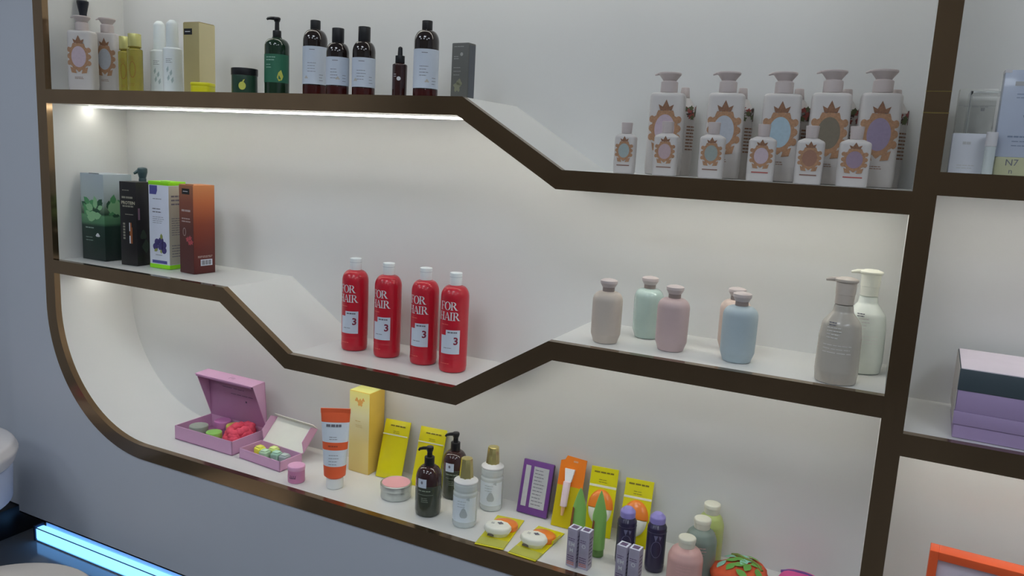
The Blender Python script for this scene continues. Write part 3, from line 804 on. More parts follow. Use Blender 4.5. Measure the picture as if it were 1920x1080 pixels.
for s in (-1, 1):
    pts = [(0, 0), (-.040, LH), (0, LH)]
    x0, x1 = sorted((s * PW / 2, s * (PW / 2 - .002)))
    V = [(x0, y, z) for y, z in pts] + [(x1, y, z) for y, z in pts]
    mk('lid_side_flap', (V, [(0, 1, 2), (5, 4, 3), (0, 3, 4, 1), (1, 4, 5, 2), (2, 5, 3, 0)]), PINK, lid)
SCR = mat('dark_script_ink', S(70, 50, 75), .5)
mk('logo_print', ([(x, -.022 + (z - .5) * .014, LH + .0026) for x, _, z in join(*[([(.004 + .007 * k + p[0] * .01, 0, p[2]) for p in g[0]], g[1]) for k, g in enumerate([poly2([(0, 0), (.15, 0), (.55, 1), (.4, 1)]), poly2([(.1, .1), (.25, .1), (.6, .8), (.45, .8)]), poly2([(0, 0), (.15, 0), (.4, .6), (.3, .7)])])])[0]],
                  join(*[poly2([(0, 0), (1, 0), (1, 1), (0, 1)])] * 3)[1]), SCR, lid)
mk('lid_print', ([(x, -.0015, z) for x, _, z in join(lines2(-.03, .07, .104, 1, .01, .0012, 1), lines2(-.05, .07, .09, 1, .01, .0012, 2), lines2(-.02, .07, .075, 1, .01, .0012, 3), disc2(.035, .060, .003, .003, 10, 1))[0]],
                 join(lines2(-.03, .07, .104, 1, .01, .0012, 1), lines2(-.05, .07, .09, 1, .01, .0012, 2), lines2(-.02, .07, .075, 1, .01, .0012, 3), disc2(.035, .060, .003, .003, 10, 1))[1]), SCR, lid)
def small_jar(label, x, y, z, r, h, m, ml):
    t = thing('small_jar', label, 'jar', (x, y, z), 0, 'little jars in the open pink box')
    mk('body', cyl(r * .95, 0, h * .55, .002), m, t)
    mk('lid', cyl(r, h * .5, h, .002), ml, t)
small_jar('grey-lidded little jar in the left of the pink box', .400, .110, .0025, .024, .036, mat('grey_green_glass', S(105, 112, 100), .3), mat('sage_grey_lid', S(135, 142, 132), .4))
small_jar('green-lidded little jar in the middle of the pink box', .468, .098, .0025, .020, .036, mat('leaf_green_body', S(95, 140, 60), .35), mat('leaf_green_lid', S(130, 180, 90), .4))
small_jar('mauve little jar at the back of the pink box', .425, .168, .0025, .022, .038, mat('mauve_body', S(140, 85, 130), .4), mat('mauve_lid', S(165, 105, 150), .4))
small_jar('olive-yellow little jar at the back of the pink box', .478, .160, .0025, .023, .038, mat('olive_body', S(135, 130, 60), .4), mat('olive_lid', S(175, 165, 80), .4))
t = thing('hair_scrunchie', 'coral red cloth band heaped in the right of the pink box', 'hair band', (.514, .143, .0025), 8)
CORAL = mat('coral_cloth', S(214, 72, 92), .85, var=.2, scale=160, bump=.5)
rg = random.Random(3)
for q in range(4):
    path = []
    for k in range(28):
        a = 2 * PI * k / 28
        w = 1 + .10 * math.sin(5 * a + q * 1.3)
        path.append(((.0255 - .002 * q) * w * math.cos(a) + .002 * math.sin(3 * a), (.038 - .002 * q) * w * math.sin(a) - .003 * (q == 1), .013 + .0085 * q + .003 * math.sin(4 * a + q)))
    mk('cloth_fold', tube(path, [.0105 + .0018 * math.sin(9 * k + q) for k in range(28)], 10, True), CORAL, t, 80)
# smaller open box
t = thing('gift_box', 'small pink cardboard box lying open with white-lined lid', 'box', (.655, .104, 0), -5)
SW, SD = .145, .072
tray(t, SW, SD, .026, PINK, PINKI)
lid = thing('lid', None, None, (.003, SD / 2 - .001, .026), 0, rx=-44)
lid.parent = t
LINER = mat('cream_lining', S(196, 196, 186), .5)
mk('lid_panel', box(-SW / 2, SW / 2, .0012, .0024, 0, .071), PINK, lid)
mk('lid_lining', box(-SW / 2 + .002, SW / 2 - .002, -.0002, .0012, 0, .071, .0003, 1), LINER, lid)
mk('lid_front_flap', box(-SW / 2 + .003, SW / 2 - .003, -.016, .0012, .071, .0725), LINER, lid)
for s in (-1, 1):
    x0, x1 = sorted((s * SW / 2, s * (SW / 2 - .0015)))
    pts = [(0, .004), (-.022, .02), (-.022, .062), (0, .071)]
    V = [(x0, y, z) for y, z in pts] + [(x1, y, z) for y, z in pts]
    mk('lid_side_flap', (V, [(0, 1, 2, 3), (7, 6, 5, 4), (0, 4, 5, 1), (1, 5, 6, 2), (2, 6, 7, 3), (3, 7, 4, 0)]), PINK, lid)
for x, y, c, nm, lb in [(.612, .112, (205, 205, 70), 'yellow', 'lemon yellow soap cube, leftmost in the small pink box'), (.640, .100, (150, 178, 150), 'mint', 'mint green soap cube in the small pink box'),
                        (.645, .126, (170, 190, 110), 'limeg', 'lime soap cube at the back of the small pink box'), (.671, .108, (135, 170, 150), 'sea', 'sea green soap cube in the small pink box'), (.699, .106, (140, 152, 150), 'grey', 'grey-green soap cube, rightmost in the small pink box')]:
    t = thing('soap_cube', lb, 'soap', (x, y, .0023), rg.uniform(-15, 15), 'soap cubes in the small pink box')
    mk('block', box(-.0115, .0115, -.0115, .0115, 0, .021, .004, 3), mat('soap_' + nm, S(*c), .5), t)
    mk('swirl', box(-.0085, .0085, -.0085, .0085, .0205, .0235, .003, 3), mat('soap_top_' + nm, S(*[min(235, q + 22) for q in c]), .5), t)
t = thing('small_jar', 'small pink tub with script logo before the open boxes', 'jar', (.790, .046, 0), 22)
mk('body', cyl(.0195, 0, .030, .0015, 36), mat('pink_plastic', S(178, 116, 150), .4), t)
mk('lid', cyl(.0202, .029, .040, .0025, 36), mat('light_pink_plastic', S(212, 150, 182), .4), t)
mk('logo_print', wrap(join(*[poly2([(-.010 + k * .004, .012), (-.0088 + k * .004, .012), (-.0068 + k * .004, .020), (-.008 + k * .004, .020)]) for k in range(4)], R2(-.011, .005, .0125, .0138, 4)), .0195), SCR, t)

# ---- tube, yellow carton, tin
t = thing('cream_tube', 'orange and white squeeze tube standing on its cap', 'tube', (.884, .070, 0), 30)
TW, TO = mat('pale_blue_white_tube', S(186, 194, 206), .35), mat('orange_tube_band', S(205, 88, 52), .38)
def tube_body(z0, z1, n=10):
    rings = []
    for i in range(n + 1):
        z = z0 + (z1 - z0) * i / n
        u = min(1, max(0, (z - .03) / .152))
        hw = .0250 + .0085 * u
        hd = .0225 * (1 - u) ** .8 + .0012
        rings.append([(sec(2 * PI * k / 36, hw, hd, 2)[0], sec(2 * PI * k / 36, hw, hd, 2)[1], z) for k in range(36)])
    V = [p for r in rings for p in r]
    F = [(i * 36 + k, i * 36 + (k + 1) % 36, (i + 1) * 36 + (k + 1) % 36, (i + 1) * 36 + k) for i in range(n) for k in range(36)]
    F += [tuple(range(36)), tuple(n * 36 + k for k in range(36))]
    return V, F
mk('cap', cyl(.0195, 0, .0255, .002, 36), mat('cap_grey_white', S(198, 200, 198), .4), t)
mk('orange_foot', join(tube_body(.030, .056, 4), lathe(rnd([(0, .0252), (.019, .0252), (.0248, .0301, .002), (0, .0302)], 3), 36)), TO, t)
mk('lower_band', tube_body(.056, .094, 5), TW, t)
mk('orange_band', tube_body(.094, .112, 3), TO, t)
mk('upper_band', tube_body(.112, .158, 6), TW, t)
mk('crimped_end', join(tube_body(.158, .180, 4), box(-.0338, .0338, -.0013, .0013, .179, .190)), TO, t)
def on_tube(vf):
    return [(x, -.0227 * (1 - min(1, max(0, (z - .03) / .152))) ** .8 * math.sqrt(max(0, 1 - (x / .031) ** 2)) - .0022, z) for x, _, z in vf[0]], vf[1]
mk('header_print', on_tube(lines2(-.02, .016, .148, 1, .006, .006, 1, .1)), INK, t)
mk('band_print', on_tube(lines2(-.014, .010, .102, 1, .006, .003, 6, .1)), mat('deep_orange_ink', S(150, 70, 50), .5), t)
mk('label_print', on_tube(join(lines2(-.012, .014, .124, 2, .005, .0012, 2), lines2(-.012, .012, .082, 4, .007, .001, 3))), INK, t)
t = thing('carton', 'tall soft yellow carton with orange emblem behind the tube', 'box', (.881, .1935, 0), -1)
YC = grad('yellow_carton_front', [(0, S(186, 164, 100)), (.35, S(196, 182, 118)), (.7, S(204, 200, 160)), (1, S(208, 200, 120))], 0, .206)
YS = mat('yellow_carton_side', S(200, 168, 72), .42)
mk('box_body', box(-.030, .030, -.030, .030, 0, .205, .001), YS, t)
mk('front_panel', face(R2(-.0298, .0298, .001, .204), 'f', .03, .03, .0003), YC, t)
mk('top_panel', box(-.0295, .0295, -.0295, .0295, .205, .2056), mat('cream_yellow_card', S(214, 205, 120), .42), t)
mk('emblem_print', face(join(disc2(.002, .178, .008, .009, 14, 1, 5, .25), disc2(-.008, .184, .005, .005, 10, 1, 3, .3), disc2(.011, .186, .004, .004, 10, 1, 3, .3)), 'f', .03, .03, .0006), mat('amber_print', S(196, 150, 80), .45), t)
mk('label_print', face(join(lines2(-.012, .012, .13, 1, .005, .0015, 2), lines2(-.01, .01, .12, 2, .004, .001, 3)), 'f', .03, .03, .0006), mat('pale_ochre_ink', S(180, 160, 90), .5), t)
t = thing('metal_tin', 'round silver tin with rose pink lid', 'tin', (1.032, .105, 0), 0)
SILV = mat('brushed_tin', S(168, 172, 170), .3, metal=.75)
mk('body', cyl(.0345, 0, .022, .002, 48), SILV, t)
mk('lid', lathe(rnd([(.034, .0205), (.0358, .0205, .0004), (.0362, .0335, .0018), (.033, .0345, .0005), (.0325, .0335), (0, .0335)], 3), 48), SILV, t)
mk('lid_label', lathe([(0, .0338), (.032, .0338), (.032, .0342), (0, .0342)], 48), mat('rose_pink_label', S(196, 142, 150), .45), t)

# ---- yellow sachets leaning on the back panel
YEL = mat('yellow_foil', S(186, 178, 18), .28, coat=.3, var=.08, scale=25)
YEL2 = mat('deep_yellow_foil', S(172, 156, 14), .32, coat=.2, var=.08, scale=25)
def lean(dy, h):
    return -math.degrees(math.asin(dy / h))
def pouch(W, H, D, nx=12, nz=16):
    V, F = [], []
    for s in (-1, 1):
        for j in range(nz + 1):
            for i in range(nx + 1):
                u, w = i / nx, j / nz
                edge = min(1, min(u, 1 - u) * 7) * min(1, min(w, 1 - w) * 9)
                V.append(((u - .5) * W, s * (.0006 + D / 2 * edge ** .6 * math.sin(PI * u) ** .5), w * H))
    m = (nx + 1) * (nz + 1)
    for s in range(2):
        for j in range(nz):
            for i in range(nx):
                a = s * m + j * (nx + 1) + i
                F.append((a, a + 1, a + nx + 2, a + nx + 1))
    rim = [i for i in range(nx + 1)] + [j * (nx + 1) + nx for j in range(1, nz + 1)] + [nz * (nx + 1) + i for i in range(nx - 1, -1, -1)] + [j * (nx + 1) for j in range(nz - 1, 0, -1)]
    for k in range(len(rim)):
        a, b = rim[k], rim[(k + 1) % len(rim)]
        F.append((a, b, b + m, a + m))
    return V, F
for x, y, lb in [(.963, .172, 'shiny yellow sachet leaning beside the yellow carton'), (1.062, .176, 'shiny yellow sachet behind the dark pump bottles')]:
    H = .140
    t = thing('sachet', lb, 'sachet', (x, y, .001), 5, 'yellow sachets', lean(.044, H))
    mk('pouch', pouch(.069, H, .009), YEL, t, 60)
    mk('stripe', box(-.0335, .0335, -.0058, -.0050, .103, .1055), mat('silver_stripe', S(190, 190, 180), .3), t)
    mk('header_print', ([(px, -.0057, z) for px, _, z in join(lines2(-.016, .026, .125, 1, .005, .003, 1, .1), lines2(-.006, .018, .113, 2, .004, .0012, 2))[0]], join(lines2(-.016, .026, .125, 1, .005, .003, 1, .1), lines2(-.006, .018, .113, 2, .004, .0012, 2))[1]), mat('dark_olive_ink', S(105, 95, 20), .5), t)

# ---- dark pump bottles, clear bottles
DARKG = mat('dark_olive_glass', S(52, 56, 46), 0.14, var=.15, coat=.6)
DARKT = mat('dark_red_glass', S(48, 28, 28), 0.14, var=.2, coat=.6)
for x, y, lb, rz in [(1.138, .074, 'dark pump bottle with small white label, the one in front', 20), (1.141, .180, 'dark pump bottle with small white label, the one behind', 24)]:
    t = thing('pump_bottle', lb, 'bottle', (x, y, 0), rz, 'dark pump bottles on the bottom shelf')
    r = .0285
    mk('body', lathe(rnd([(0, 0), (r * .95, 0, .004), (r, .012, .01), (r, .070, .006), (r * .98, .0705)], 6), 40), DARKG, t)
    mk('shoulder', lathe([(r * .98, .0704), (r, .071)] + dome(r, .080, .012, .1095) + [(.012, .112), (0, .112)], 40), DARKT, t)
    mk('label', wrap(R2(-.019, .001, .068, .088, 8), r, .0009), LABW, t)
    mk('emblem_print', wrap(disc2(-.009, .080, .0025, .0035, 10, 1), r, .0013), INK, t)
    mk('label_print', wrap(join(lines2(-.018, .012, .060, 1, .004, .0022, 1), R2(-.018, .016, .052, .0528, 8), lines2(-.010, .010, .044, 3, .004, .0012, 2)), r, .0006), mat('pale_sage_ink', S(120, 128, 112), .5), t)
    pump(t, .110, .0110, .020, PLASTIC_B, .0085, .009, .014, .024, -75, .005)
CLEAR = mat('frosted_clear_plastic', S(196, 206, 206), 0.16, trans=.35, ior=1.3, coat=.3)
GLDC = mat('gold_cap_metal', S(190, 178, 120), .2, metal=.8)
for x, y, lb, k in [(1.232, .072, 'frosted clear bottle with gold cap, the one in front', 1.0), (1.243, .172, 'frosted clear bottle with gold cap, the one behind', .97)]:
    t = thing('mist_bottle', lb, 'bottle', (x, y, 0), 18, 'clear bottles with gold caps')
    r = .0262 * k
    mk('body', lathe(rnd([(0, 0), (r * .94, 0, .003), (r, .006, .004), (r, .074, .004), (r * .94, .078, .003), (r * .98, .083, .003), (r * .98, .095, .008), (.014, .105, .002), (0, .105)], 5), 40), CLEAR, t)
    mk('shoulder_ring', lathe(rnd([(.012, .1035), (r * .99, .096, .002), (r * .99, .0995, .002), (.0142, .1068, .001), (.012, .107)], 4), 36), PLASTIC_W, t)
    mk('cap', lathe(rnd([(0, .105 * 1), (.0155, .105, .0006), (.0122, .148 * k, .001), (0, .1485 * k)], 3), 8 if k == 1.0 else 10), GLDC, t, 20)
    mk('label_print', wrap(join(lines2(-.012, .008, .060, 3, .006, .0012, 1), disc2(.002, .034, .008, .011, 14, 1, 3, .15), poly2([(.006, .066), (.014, .062), (.014, .072)])), r, .0005), mat('soft_grey_ink', S(150, 158, 160), .5), t)
    mk('liquid_tint', wrap(R2(-r * 1.2, r * 1.2, .014, .068, 14), r, .0002), mat('pale_aqua_label', S(188, 196, 202), .3), t)

# ---- packs leaning at the back
PURP = mat('purple_card', S(96, 56, 120), .4)
t = thing('flat_pack', 'flat purple pack with two pale windows leaning on the back panel', 'pack', (1.3385, .186, .0012), 0, None, lean(.028, .118))
mk('pack_body', box(-.0365, .0365, -.004, .004, 0, .118, .001), PURP, t)
WIN = mat('silver_window', S(160, 162, 165), .3, var=.1, scale=120)
mk('window', box(-.0285, -.0165, -.0050, -.0035, .016, .106), WIN, t)
mk('window', box(-.0085, .0275, -.0050, -.0035, .016, .106), WIN, t)
mk('label_print', ([(a, -.0053, c) for a, b, c in lines2(-.005, .024, .098, 11, .0075, .0016, 2)[0]], lines2(-.005, .024, .098, 11, .0075, .0016, 2)[1]), INK, t)
mk('side_shade', box(.0366, .0371, -.0035, .0035, .002, .116), mat('purple_card_shaded', S(62, 48, 70), .5), t)  # shade on the pack's side painted as a darker sheet
ORG = mat('orange_card', S(214, 108, 24), .38, coat=.2)
t = thing('blister_pack', 'orange and yellow hanging card with small white tube', 'pack', (1.420, .168, .0006), 2, None, lean(.045, .150))
mk('lower_card', box(-.027, .027, -.001, .001, 0, .088), YEL2, t)
mk('upper_card', prism([(-.027, .088), (.031, .088), (.031, .149), (-.014, .152), (-.018, .143), (-.027, .140)], -.0012, .001), ORG, t)
mk('hang_hole', box(.002, .012, -.0016, -.001, .140, .1435), mat('pale_hole', S(190, 140, 110), .5), t)
mk('tube_end', prism([(-.013, .125), (.009, .125), (.005, .098), (-.009, .098)], -.0085, -.0015), mat('white_tube', S(198, 200, 205), .35), t)
mk('tube_body', lathe(rnd([(0, .045), (.0075, .045, .001), (.0082, .098, .002), (0, .099)], 3), 20), mat('pink_white_tube', S(200, 182, 188), .38), t, loc=(-.003, -.009, 0))
mk('tube_nozzle', lathe([(0, .026), (.0028, .026), (.0045, .045), (0, .0451)], 14), mat('amber_nozzle', S(190, 150, 110), .4), t, loc=(-.003, -.009, 0))
PUFW = mat('white_sponge', S(200, 200, 190), .7)
PUFO = mat('orange_sponge_cover', S(222, 112, 36), .3, coat=.4)
def puff_pack(label, x, y, rz, H):
    t = thing('blister_pack', label, 'pack', (x, y, .0006), rz, 'orange and white puff packs leaning at the back', lean(.218 - y - .004, H))
    k = H / .138
    mk('card', box(-.0295, .0295, -.001, .001, 0, H, .0004, 1), YEL, t)
    mk('stripe', box(-.0290, .0290, -.0016, -.001, .0975 * k, .102 * k), mat('pale_stripe', S(195, 192, 175), .4), t)
    mk('header_print', ([(a, -.0016, c) for a, b, c in join(lines2(-.022, .022, .126 * k, 1, .005, .0032, 1, .1), lines2(-.01, .015, .112 * k, 2, .005, .0012, 2))[0]], join(lines2(-.022, .022, .126 * k, 1, .005, .0032, 1, .1), lines2(-.01, .015, .112 * k, 2, .005, .0012, 2))[1]), mat('dark_olive_ink'), t)
    n = 20
    def half(a0, a1, cz, R, D):
        V, F = [(0, -D, cz)], []
        rr = [(.35, -D), (.7, -D * .93), (.92, -D * .7), (1, -.001)]
        for q, d in rr:
            for i in range(n + 1):
                a = a0 + (a1 - a0) * i / n
                V.append((R * q * math.sin(a), d, cz + 1.38 * R * q * math.cos(a)))
        for i in range(n):
            F.append((0, 1 + i, 2 + i))
        for r in range(3):
            for i in range(n):
                p = 1 + r * (n + 1) + i
                F.append((p, p + n + 1, p + n + 2, p + 1))
        return V, F
    mk('orange_puff', half(-PI / 2, PI / 2, .057 * k, .0275, .010), PUFO, t, 60)
    mk('white_puff', half(PI / 2, 3 * PI / 2, .056 * k, .0255, .011), PUFW, t, 60)
puff_pack('yellow card with orange and white puff leaning behind the green tubes', 1.496, .172, 6, .143)
puff_pack('yellow card with orange and white puff leaning behind the navy bottles', 1.574, .168, 6, .136)
# ---- packs lying flat at the front
def flat_puff(label, x, y, rz, L, fold):
    t = thing('blister_pack', label, 'pack', (x, y, .0), rz, 'yellow puff packs lying at the shelf edge')
    mk('card', box(-.031, .031, -L / 2, L / 2, .0004, .0018, .0004, 1), YEL, t)
    mk('film', prism([(-.031, .0018), (.031, .0018), (.030, .0026), (-.030, .0026)], -L / 2 + .004, -L / 2 + .034), mat('clear_yellow_film', S(214, 205, 90), .12, trans=.4), t)
    mk('orange_puff', lathe(rnd([(0, .0018), (.0275, .0018, .001), (.0275, .014, .006), (0, .018)], 4), 40, .82), PUFO, t, loc=(.004, .020, 0))
    w = mk('white_puff', lathe(rnd([(0, .0018), (.0225, .0018, .001), (.0295, .012, .005), (.0285, .0225, .006), (0, .0245)], 5), 10, .80), PUFW, t, 50, loc=(-.002, -.012, 0))
    mk('emblem_print', ([(a, c, .0252) for a, b, c in join(disc2(.004, .004, .006, .005, 10, 1, 4, .3), lines2(-.014, -.004, 0, 2, .004, .0015, 2))[0]], join(disc2(.004, .004, .006, .005, 10, 1, 4, .3), lines2(-.014, -.004, 0, 2, .004, .0015, 2))[1]), INK, w)
    mk('grip_slot', prism([(-.015, .006), (-.001, .006), (-.002, .010), (-.014, .010)], -.0232, -.0205), mat('dark_slot', S(90, 82, 78), .6), w)
    if fold:
        mk('bent_corner', prism([(.012, .0018), (.031, .0018), (.033, .011), (.020, .006)], .010, .045), YEL, t)
flat_puff('yellow pack with orange and white puff lying flat, further left', 1.316, .078, 8, .140, False)
flat_puff('yellow pack with orange and white puff lying flat, further right', 1.402, .076, -2, .138, True)

# ---- green pointed tubes
LG = mat('lime_green_plastic', S(116, 160, 84), .32, coat=.2)
LG2 = mat('pale_green_plastic', S(132, 168, 108), .32)
for x, y, h, lb, rz in [(1.470, .130, .118, 'green pointed tube, the one in front of the orange card', 15), (1.525, .098, .137, 'green pointed tube with dark green cap, the one nearer the front', 25)]:
    t = thing('pointed_tube', lb, 'tube', (x, y, 0), rz, 'green pointed tubes')
    mk('cap', cyl(.0128, 0, .0165, .0015, 28), mat('moss_green_cap', S(86, 118, 62), .4), t)
    V, F = [], []
    nz = 14
    for j in range(nz + 1):
        u = j / nz
        z = .016 + (h - .016) * u
        hw = .0142 * min(1, (1 - u) * 2.3 + .02) ** .75
        hd = .0132 * (1 - u) ** .9 + .0006
        for k in range(28):
            q = sec(2 * PI * k / 28, hw, hd, 2)
            V.append((q[0], q[1], z))
    F = [(j * 28 + k, j * 28 + (k + 1) % 28, (j + 1) * 28 + (k + 1) % 28, (j + 1) * 28 + k) for j in range(nz) for k in range(28)] + [tuple(range(28)), tuple(nz * 28 + k for k in range(28))]
    mk('tube_body', (V, F), LG, t, 50)
    mk('side_sticker', prism([(-.0175, .03), (-.0125, .03), (-.0105, .075), (-.0135, .078)], -.009, -.006), mat('brown_sticker', S(120, 72, 45), .5), t)

# ---- small cartons at the shelf edge
SILC = mat('silver_lilac_card', S(148, 142, 158), .3, metal=.15, var=.2, scale=40)
LILP = mat('dark_print', S(88, 72, 100), .5)
def lip_carton(label, x, y, h, lets, seed, rz):
    t = thing('lipstick_carton', label, 'box', (x, y, 0), rz, 'small silver cartons at the shelf edge')
    a = .0105
    mk('box_body', box(-a, a, -a, a, 0, h, .0006), SILC, t)
    mk('top_label', box(-a * .6, a * .6, -a * .6, a * .6, h, h + .0004), LILP, t)
    mk('top_rim', box(-a * .92, a * .92, -a * .92, a * .92, h - .0001, h + .0002), mat('white_card'), t)
    for k, s in enumerate(lets):
        mk('lettering', face(text2(s, .011, 0, h * .60 - k * .0125, bold=.0002), 'f', a, a), INKW, t)
    mk('print', face(join(lines2(-.008, .008, h * .74, 2, .004, .0015, seed), lines2(-.008, .008, h * .28, 3, .0045, .002, seed + 1, .1)), 'f', a, a, .0003), LILP, t)
    mk('foot_print', face(lines2(-.008, .008, h * .12, 2, .004, .002, seed + 2, .1), 'f', a, a), mat('copper_ink', S(170, 100, 85), .5), t)
    mk('side_print', face(join(lines2(-.008, .008, h * .8, 8, .0075, .0028, seed + 3)), 'r', a, a), LILP, t)
lip_carton('small silver carton lettered EM, left one of the pair before the green tubes', 1.498, .036, .079, ['EM', 'M'], 1, -8)
lip_carton('small silver carton, right one of the pair before the green tubes', 1.521, .039, .078, ['O'], 5, -4)
lip_carton('small silver carton lettered EM, left one of the pair before the navy bottles', 1.602, .022, .079, ['EM', 'M'], 9, -8)
lip_carton('small silver carton, right one of the pair before the navy bottles', 1.625, .024, .078, ['O'], 13, -4)
NAVY = mat('navy_plastic_body', S(42, 38, 62), .3, coat=.3)
LILC = mat('lilac_cap', S(126, 118, 174), .4)
for x, y, lb in [(1.582, .098, 'navy bottle with lilac cap, left of the two'), (1.640, .106, 'navy bottle with lilac cap, right of the two')]:
    t = thing('deodorant_bottle', lb, 'bottle', (x, y, 0), 12, 'navy bottles with lilac caps')
    mk('body', lathe(rnd([(0, 0), (.0175, 0, .003), (.0190, .01, .01), (.0188, .090, .004), (.0150, .097, .002), (.0135, .0985), (0, .0985)], 5), 36), NAVY, t)
    mk('cap', lathe(rnd([(0, .098), (.0150, .098, .001), (.0150, .110, .005), (.008, .1175, .004), (0, .118)], 5), 32), LILC, t)
    mk('emblem_print', wrap(join(poly2([(-.004, .078), (.000, .066), (.004, .078)]), poly2([(.005, .078), (.008, .068), (.011, .076)]), ring2(.002, .050, .009, .016, .010, .017, 20)), .0189, .0006), mat('grey_violet_ink', S(92, 92, 118), .5), t)
    mk('rings', lathe([(.0188, .0805), (.0193, .081), (.0193, .0818), (.0188, .0823)], 36), NAVY, t)
# ---- pastel lotion bottles at the lower right
PCAP = mat('cream_cap', S(188, 186, 170), .4)
for x, y, h, w, c, nm, lb in [(1.711, .050, .112, .064, (180, 142, 136), 'salmon', 'salmon pink bottle with cream cap, nearest the front edge'), (1.722, .122, .122, .060, (104, 116, 108), 'teal', 'grey teal bottle with cream cap, middle of three'),
                              (1.7255, .190, .126, .052, (152, 164, 98), 'limey', 'lime green bottle with cream cap, furthest back of three')]:
    t = thing('lotion_bottle', lb, 'bottle', (x, y, 0), 10, 'three pastel bottles in a line on the bottom shelf')
    r = w / 2
    mk('body', lathe(rnd([(0, 0), (r * .92, 0, .005), (r, .012, .02), (r, h * .66, .02), (r * .80, h * .78, .012), (.013, h * .845, .003), (0, h * .85)], 6), 44), mat('lotion_' + nm, S(*c), .36, coat=.2), t)
    mk('cap', lathe(rnd([(0, h * .835), (.0148, h * .835, .001), (.0155, h * .93, .001), (.0162, h * .935), (.0162, h, .003), (0, h)], 3), 36), PCAP, t)
    mk('label_print', wrap(lines2(-.014, .014, h * .6, 4, .006, .0012, 3), r, .0005), mat('rosy_ink', S(190, 150, 145), .5), t)
# ---- net pouch and magenta pouch at the far right
def blob(rx, ry, rz_, seed, n=28, m=14, amp=.10, flat=.0):
    rg = random.Random(seed)
    ph = [(rg.uniform(0, 6.3), rg.randint(2, 6), rg.randint(1, 4)) for _ in range(5)]
    V, F = [], []
    for j in range(m + 1):
        v = PI * j / m
        for i in range(n):
            u = 2 * PI * i / n
            q = 1 + sum(amp / 3 * math.sin(k * u + l * v + p) for p, k, l in ph) * math.sin(v)
            V.append((rx * q * math.sin(v) * math.cos(u), ry * q * math.sin(v) * math.sin(u), max(0, rz_ * (1 + q * math.cos(v) * .9))))
    for j in range(m):
        for i in range(n):
            F.append((j * n + i, j * n + (i + 1) % n, (j + 1) * n + (i + 1) % n, (j + 1) * n + i))
    return V, F
NETO = mat('orange_cloth', S(182, 76, 44), .8, bump=.4, scale=120, var=.15)
t = thing('cloth_pouch', 'orange cloth pouch printed with green leaves at the lower right', 'pouch', (1.800, .125, 0), -10)
body = blob(.050, .060, .027, 2, amp=.16)
mk('pouch_body', body, NETO, t, 70)
GRL = mat('green_cloth_print', S(88, 136, 62), .8)
rg = random.Random(8)
for k in range(15):
    u, v = k * 2.4, .1 + .058 * k
    c = Vector((.050 * math.sin(v) * math.cos(u), .060 * math.sin(v) * math.sin(u), .027 * (1 + math.cos(v) * .95) + .0015))
    V, F = [], []
    a = rg.uniform(0, 6.3)
    for s in range(7):
        f = s / 6
        d = .026 * (f - .5)
        w = .007 * math.sin(PI * f) + .0003
        for q in (-1, 1):
            x = c.x + d * math.cos(a) - q * w * math.sin(a)
            y = c.y + d * math.sin(a) + q * w * math.cos(a)
            e = min(.95, (x / .050) ** 2 + (y / .060) ** 2)
            V.append((x, y, .027 * (1 + .92 * math.sqrt(1 - e)) + .003))
    F = [(2 * s, 2 * s + 1, 2 * s + 3, 2 * s + 2) for s in range(6)]
    mk('leaf_print', (V, F), GRL if k % 3 else mat('mint_cloth_print', S(120, 170, 150), .8), t)
mk('drawstring', tube([(x, y, .027 * (1 + .92 * math.sqrt(1 - min(.95, (x / .05) ** 2 + (y / .06) ** 2))) + .002) for x, y in [(-.028 + .011 * k, .026 - .003 * k + .004 * math.sin(k * 1.7)) for k in range(7)]], .0034, 8), mat('olive_cord', S(98, 112, 52), .8), t)
t = thing('cloth_pouch', 'magenta pouch with purple rim in the lower right corner', 'pouch', (1.906, .140, 0), -8)
mk('pouch_body', blob(.046, .055, .0250, 5, amp=.06), mat('magenta_cloth', S(186, 72, 128), .6), t, 70)
mk('rim', tube([(-.040 + .0133 * k, .018, .0455 - .0011 * (k - 3) ** 2) for k in range(7)], .0035, 8), mat('purple_rim', S(92, 62, 120), .5), t)

# ---- right bay
ACR = mat('clear_acrylic', (0.93, 0.95, 0.95), 0.04, trans=.96, ior=1.25, var=0)
CREAM = mat('cream_white_card', S(184, 184, 180), .45)
t = thing('carton', 'tall cream white carton behind the clear stand right of the upright', 'box', (2.075, .165, Z_RT), 0)
mk('box_body', box(-.026, .026, -.02, .02, 0, .132, .0008), CREAM, t)
mk('label_print', face(join(lines2(-.018, .018, .104, 1, .005, .0012, 1), lines2(.006, .014, .098, 1, .005, .005, 2)), 'f', .026, .02), mat('faint_ink', S(165, 165, 165), .5), t)
mk('lid_line', box(-.0262, .0262, -.0202, .0202, .106, .1065), mat('faint_ink'), t)
t = thing('carton', 'short white carton with fine print in front of the clear stand', 'box', (2.0655, .055, Z_RT), 0)
mk('box_body', box(-.022, .022, -.015, .015, 0, .058, .0008), mat('cool_white_card', S(178, 180, 186), .4), t)
mk('label_print', face(join(lines2(-.012, .012, .011, 2, .004, .0012, 1), lines2(-.008, .008, .042, 1, .004, .004, 2)), 'f', .022, .015), mat('faint_ink'), t)
t = thing('acrylic_stand', 'clear acrylic riser behind the short white carton', 'stand', (2.082, .105, Z_RT), 0)
mk('left_panel', box(-.0215, -.0185, -.030, .030, 0, .122), ACR, t)
mk('top_panel', box(-.0185, .10, -.030, .030, .119, .122), ACR, t)
mk('right_panel', box(.10, .103, -.030, .030, 0, .122), ACR, t)
mk('edge_line', box(-.0216, -.0206, -.0306, -.0300, .03, .122), mat('acrylic_edge', S(120, 122, 122), .2), t)
t = thing('small_jar', 'tiny clear jar with white lid between white carton and blue carton', 'jar', (2.0925, .025, Z_RT), 0)
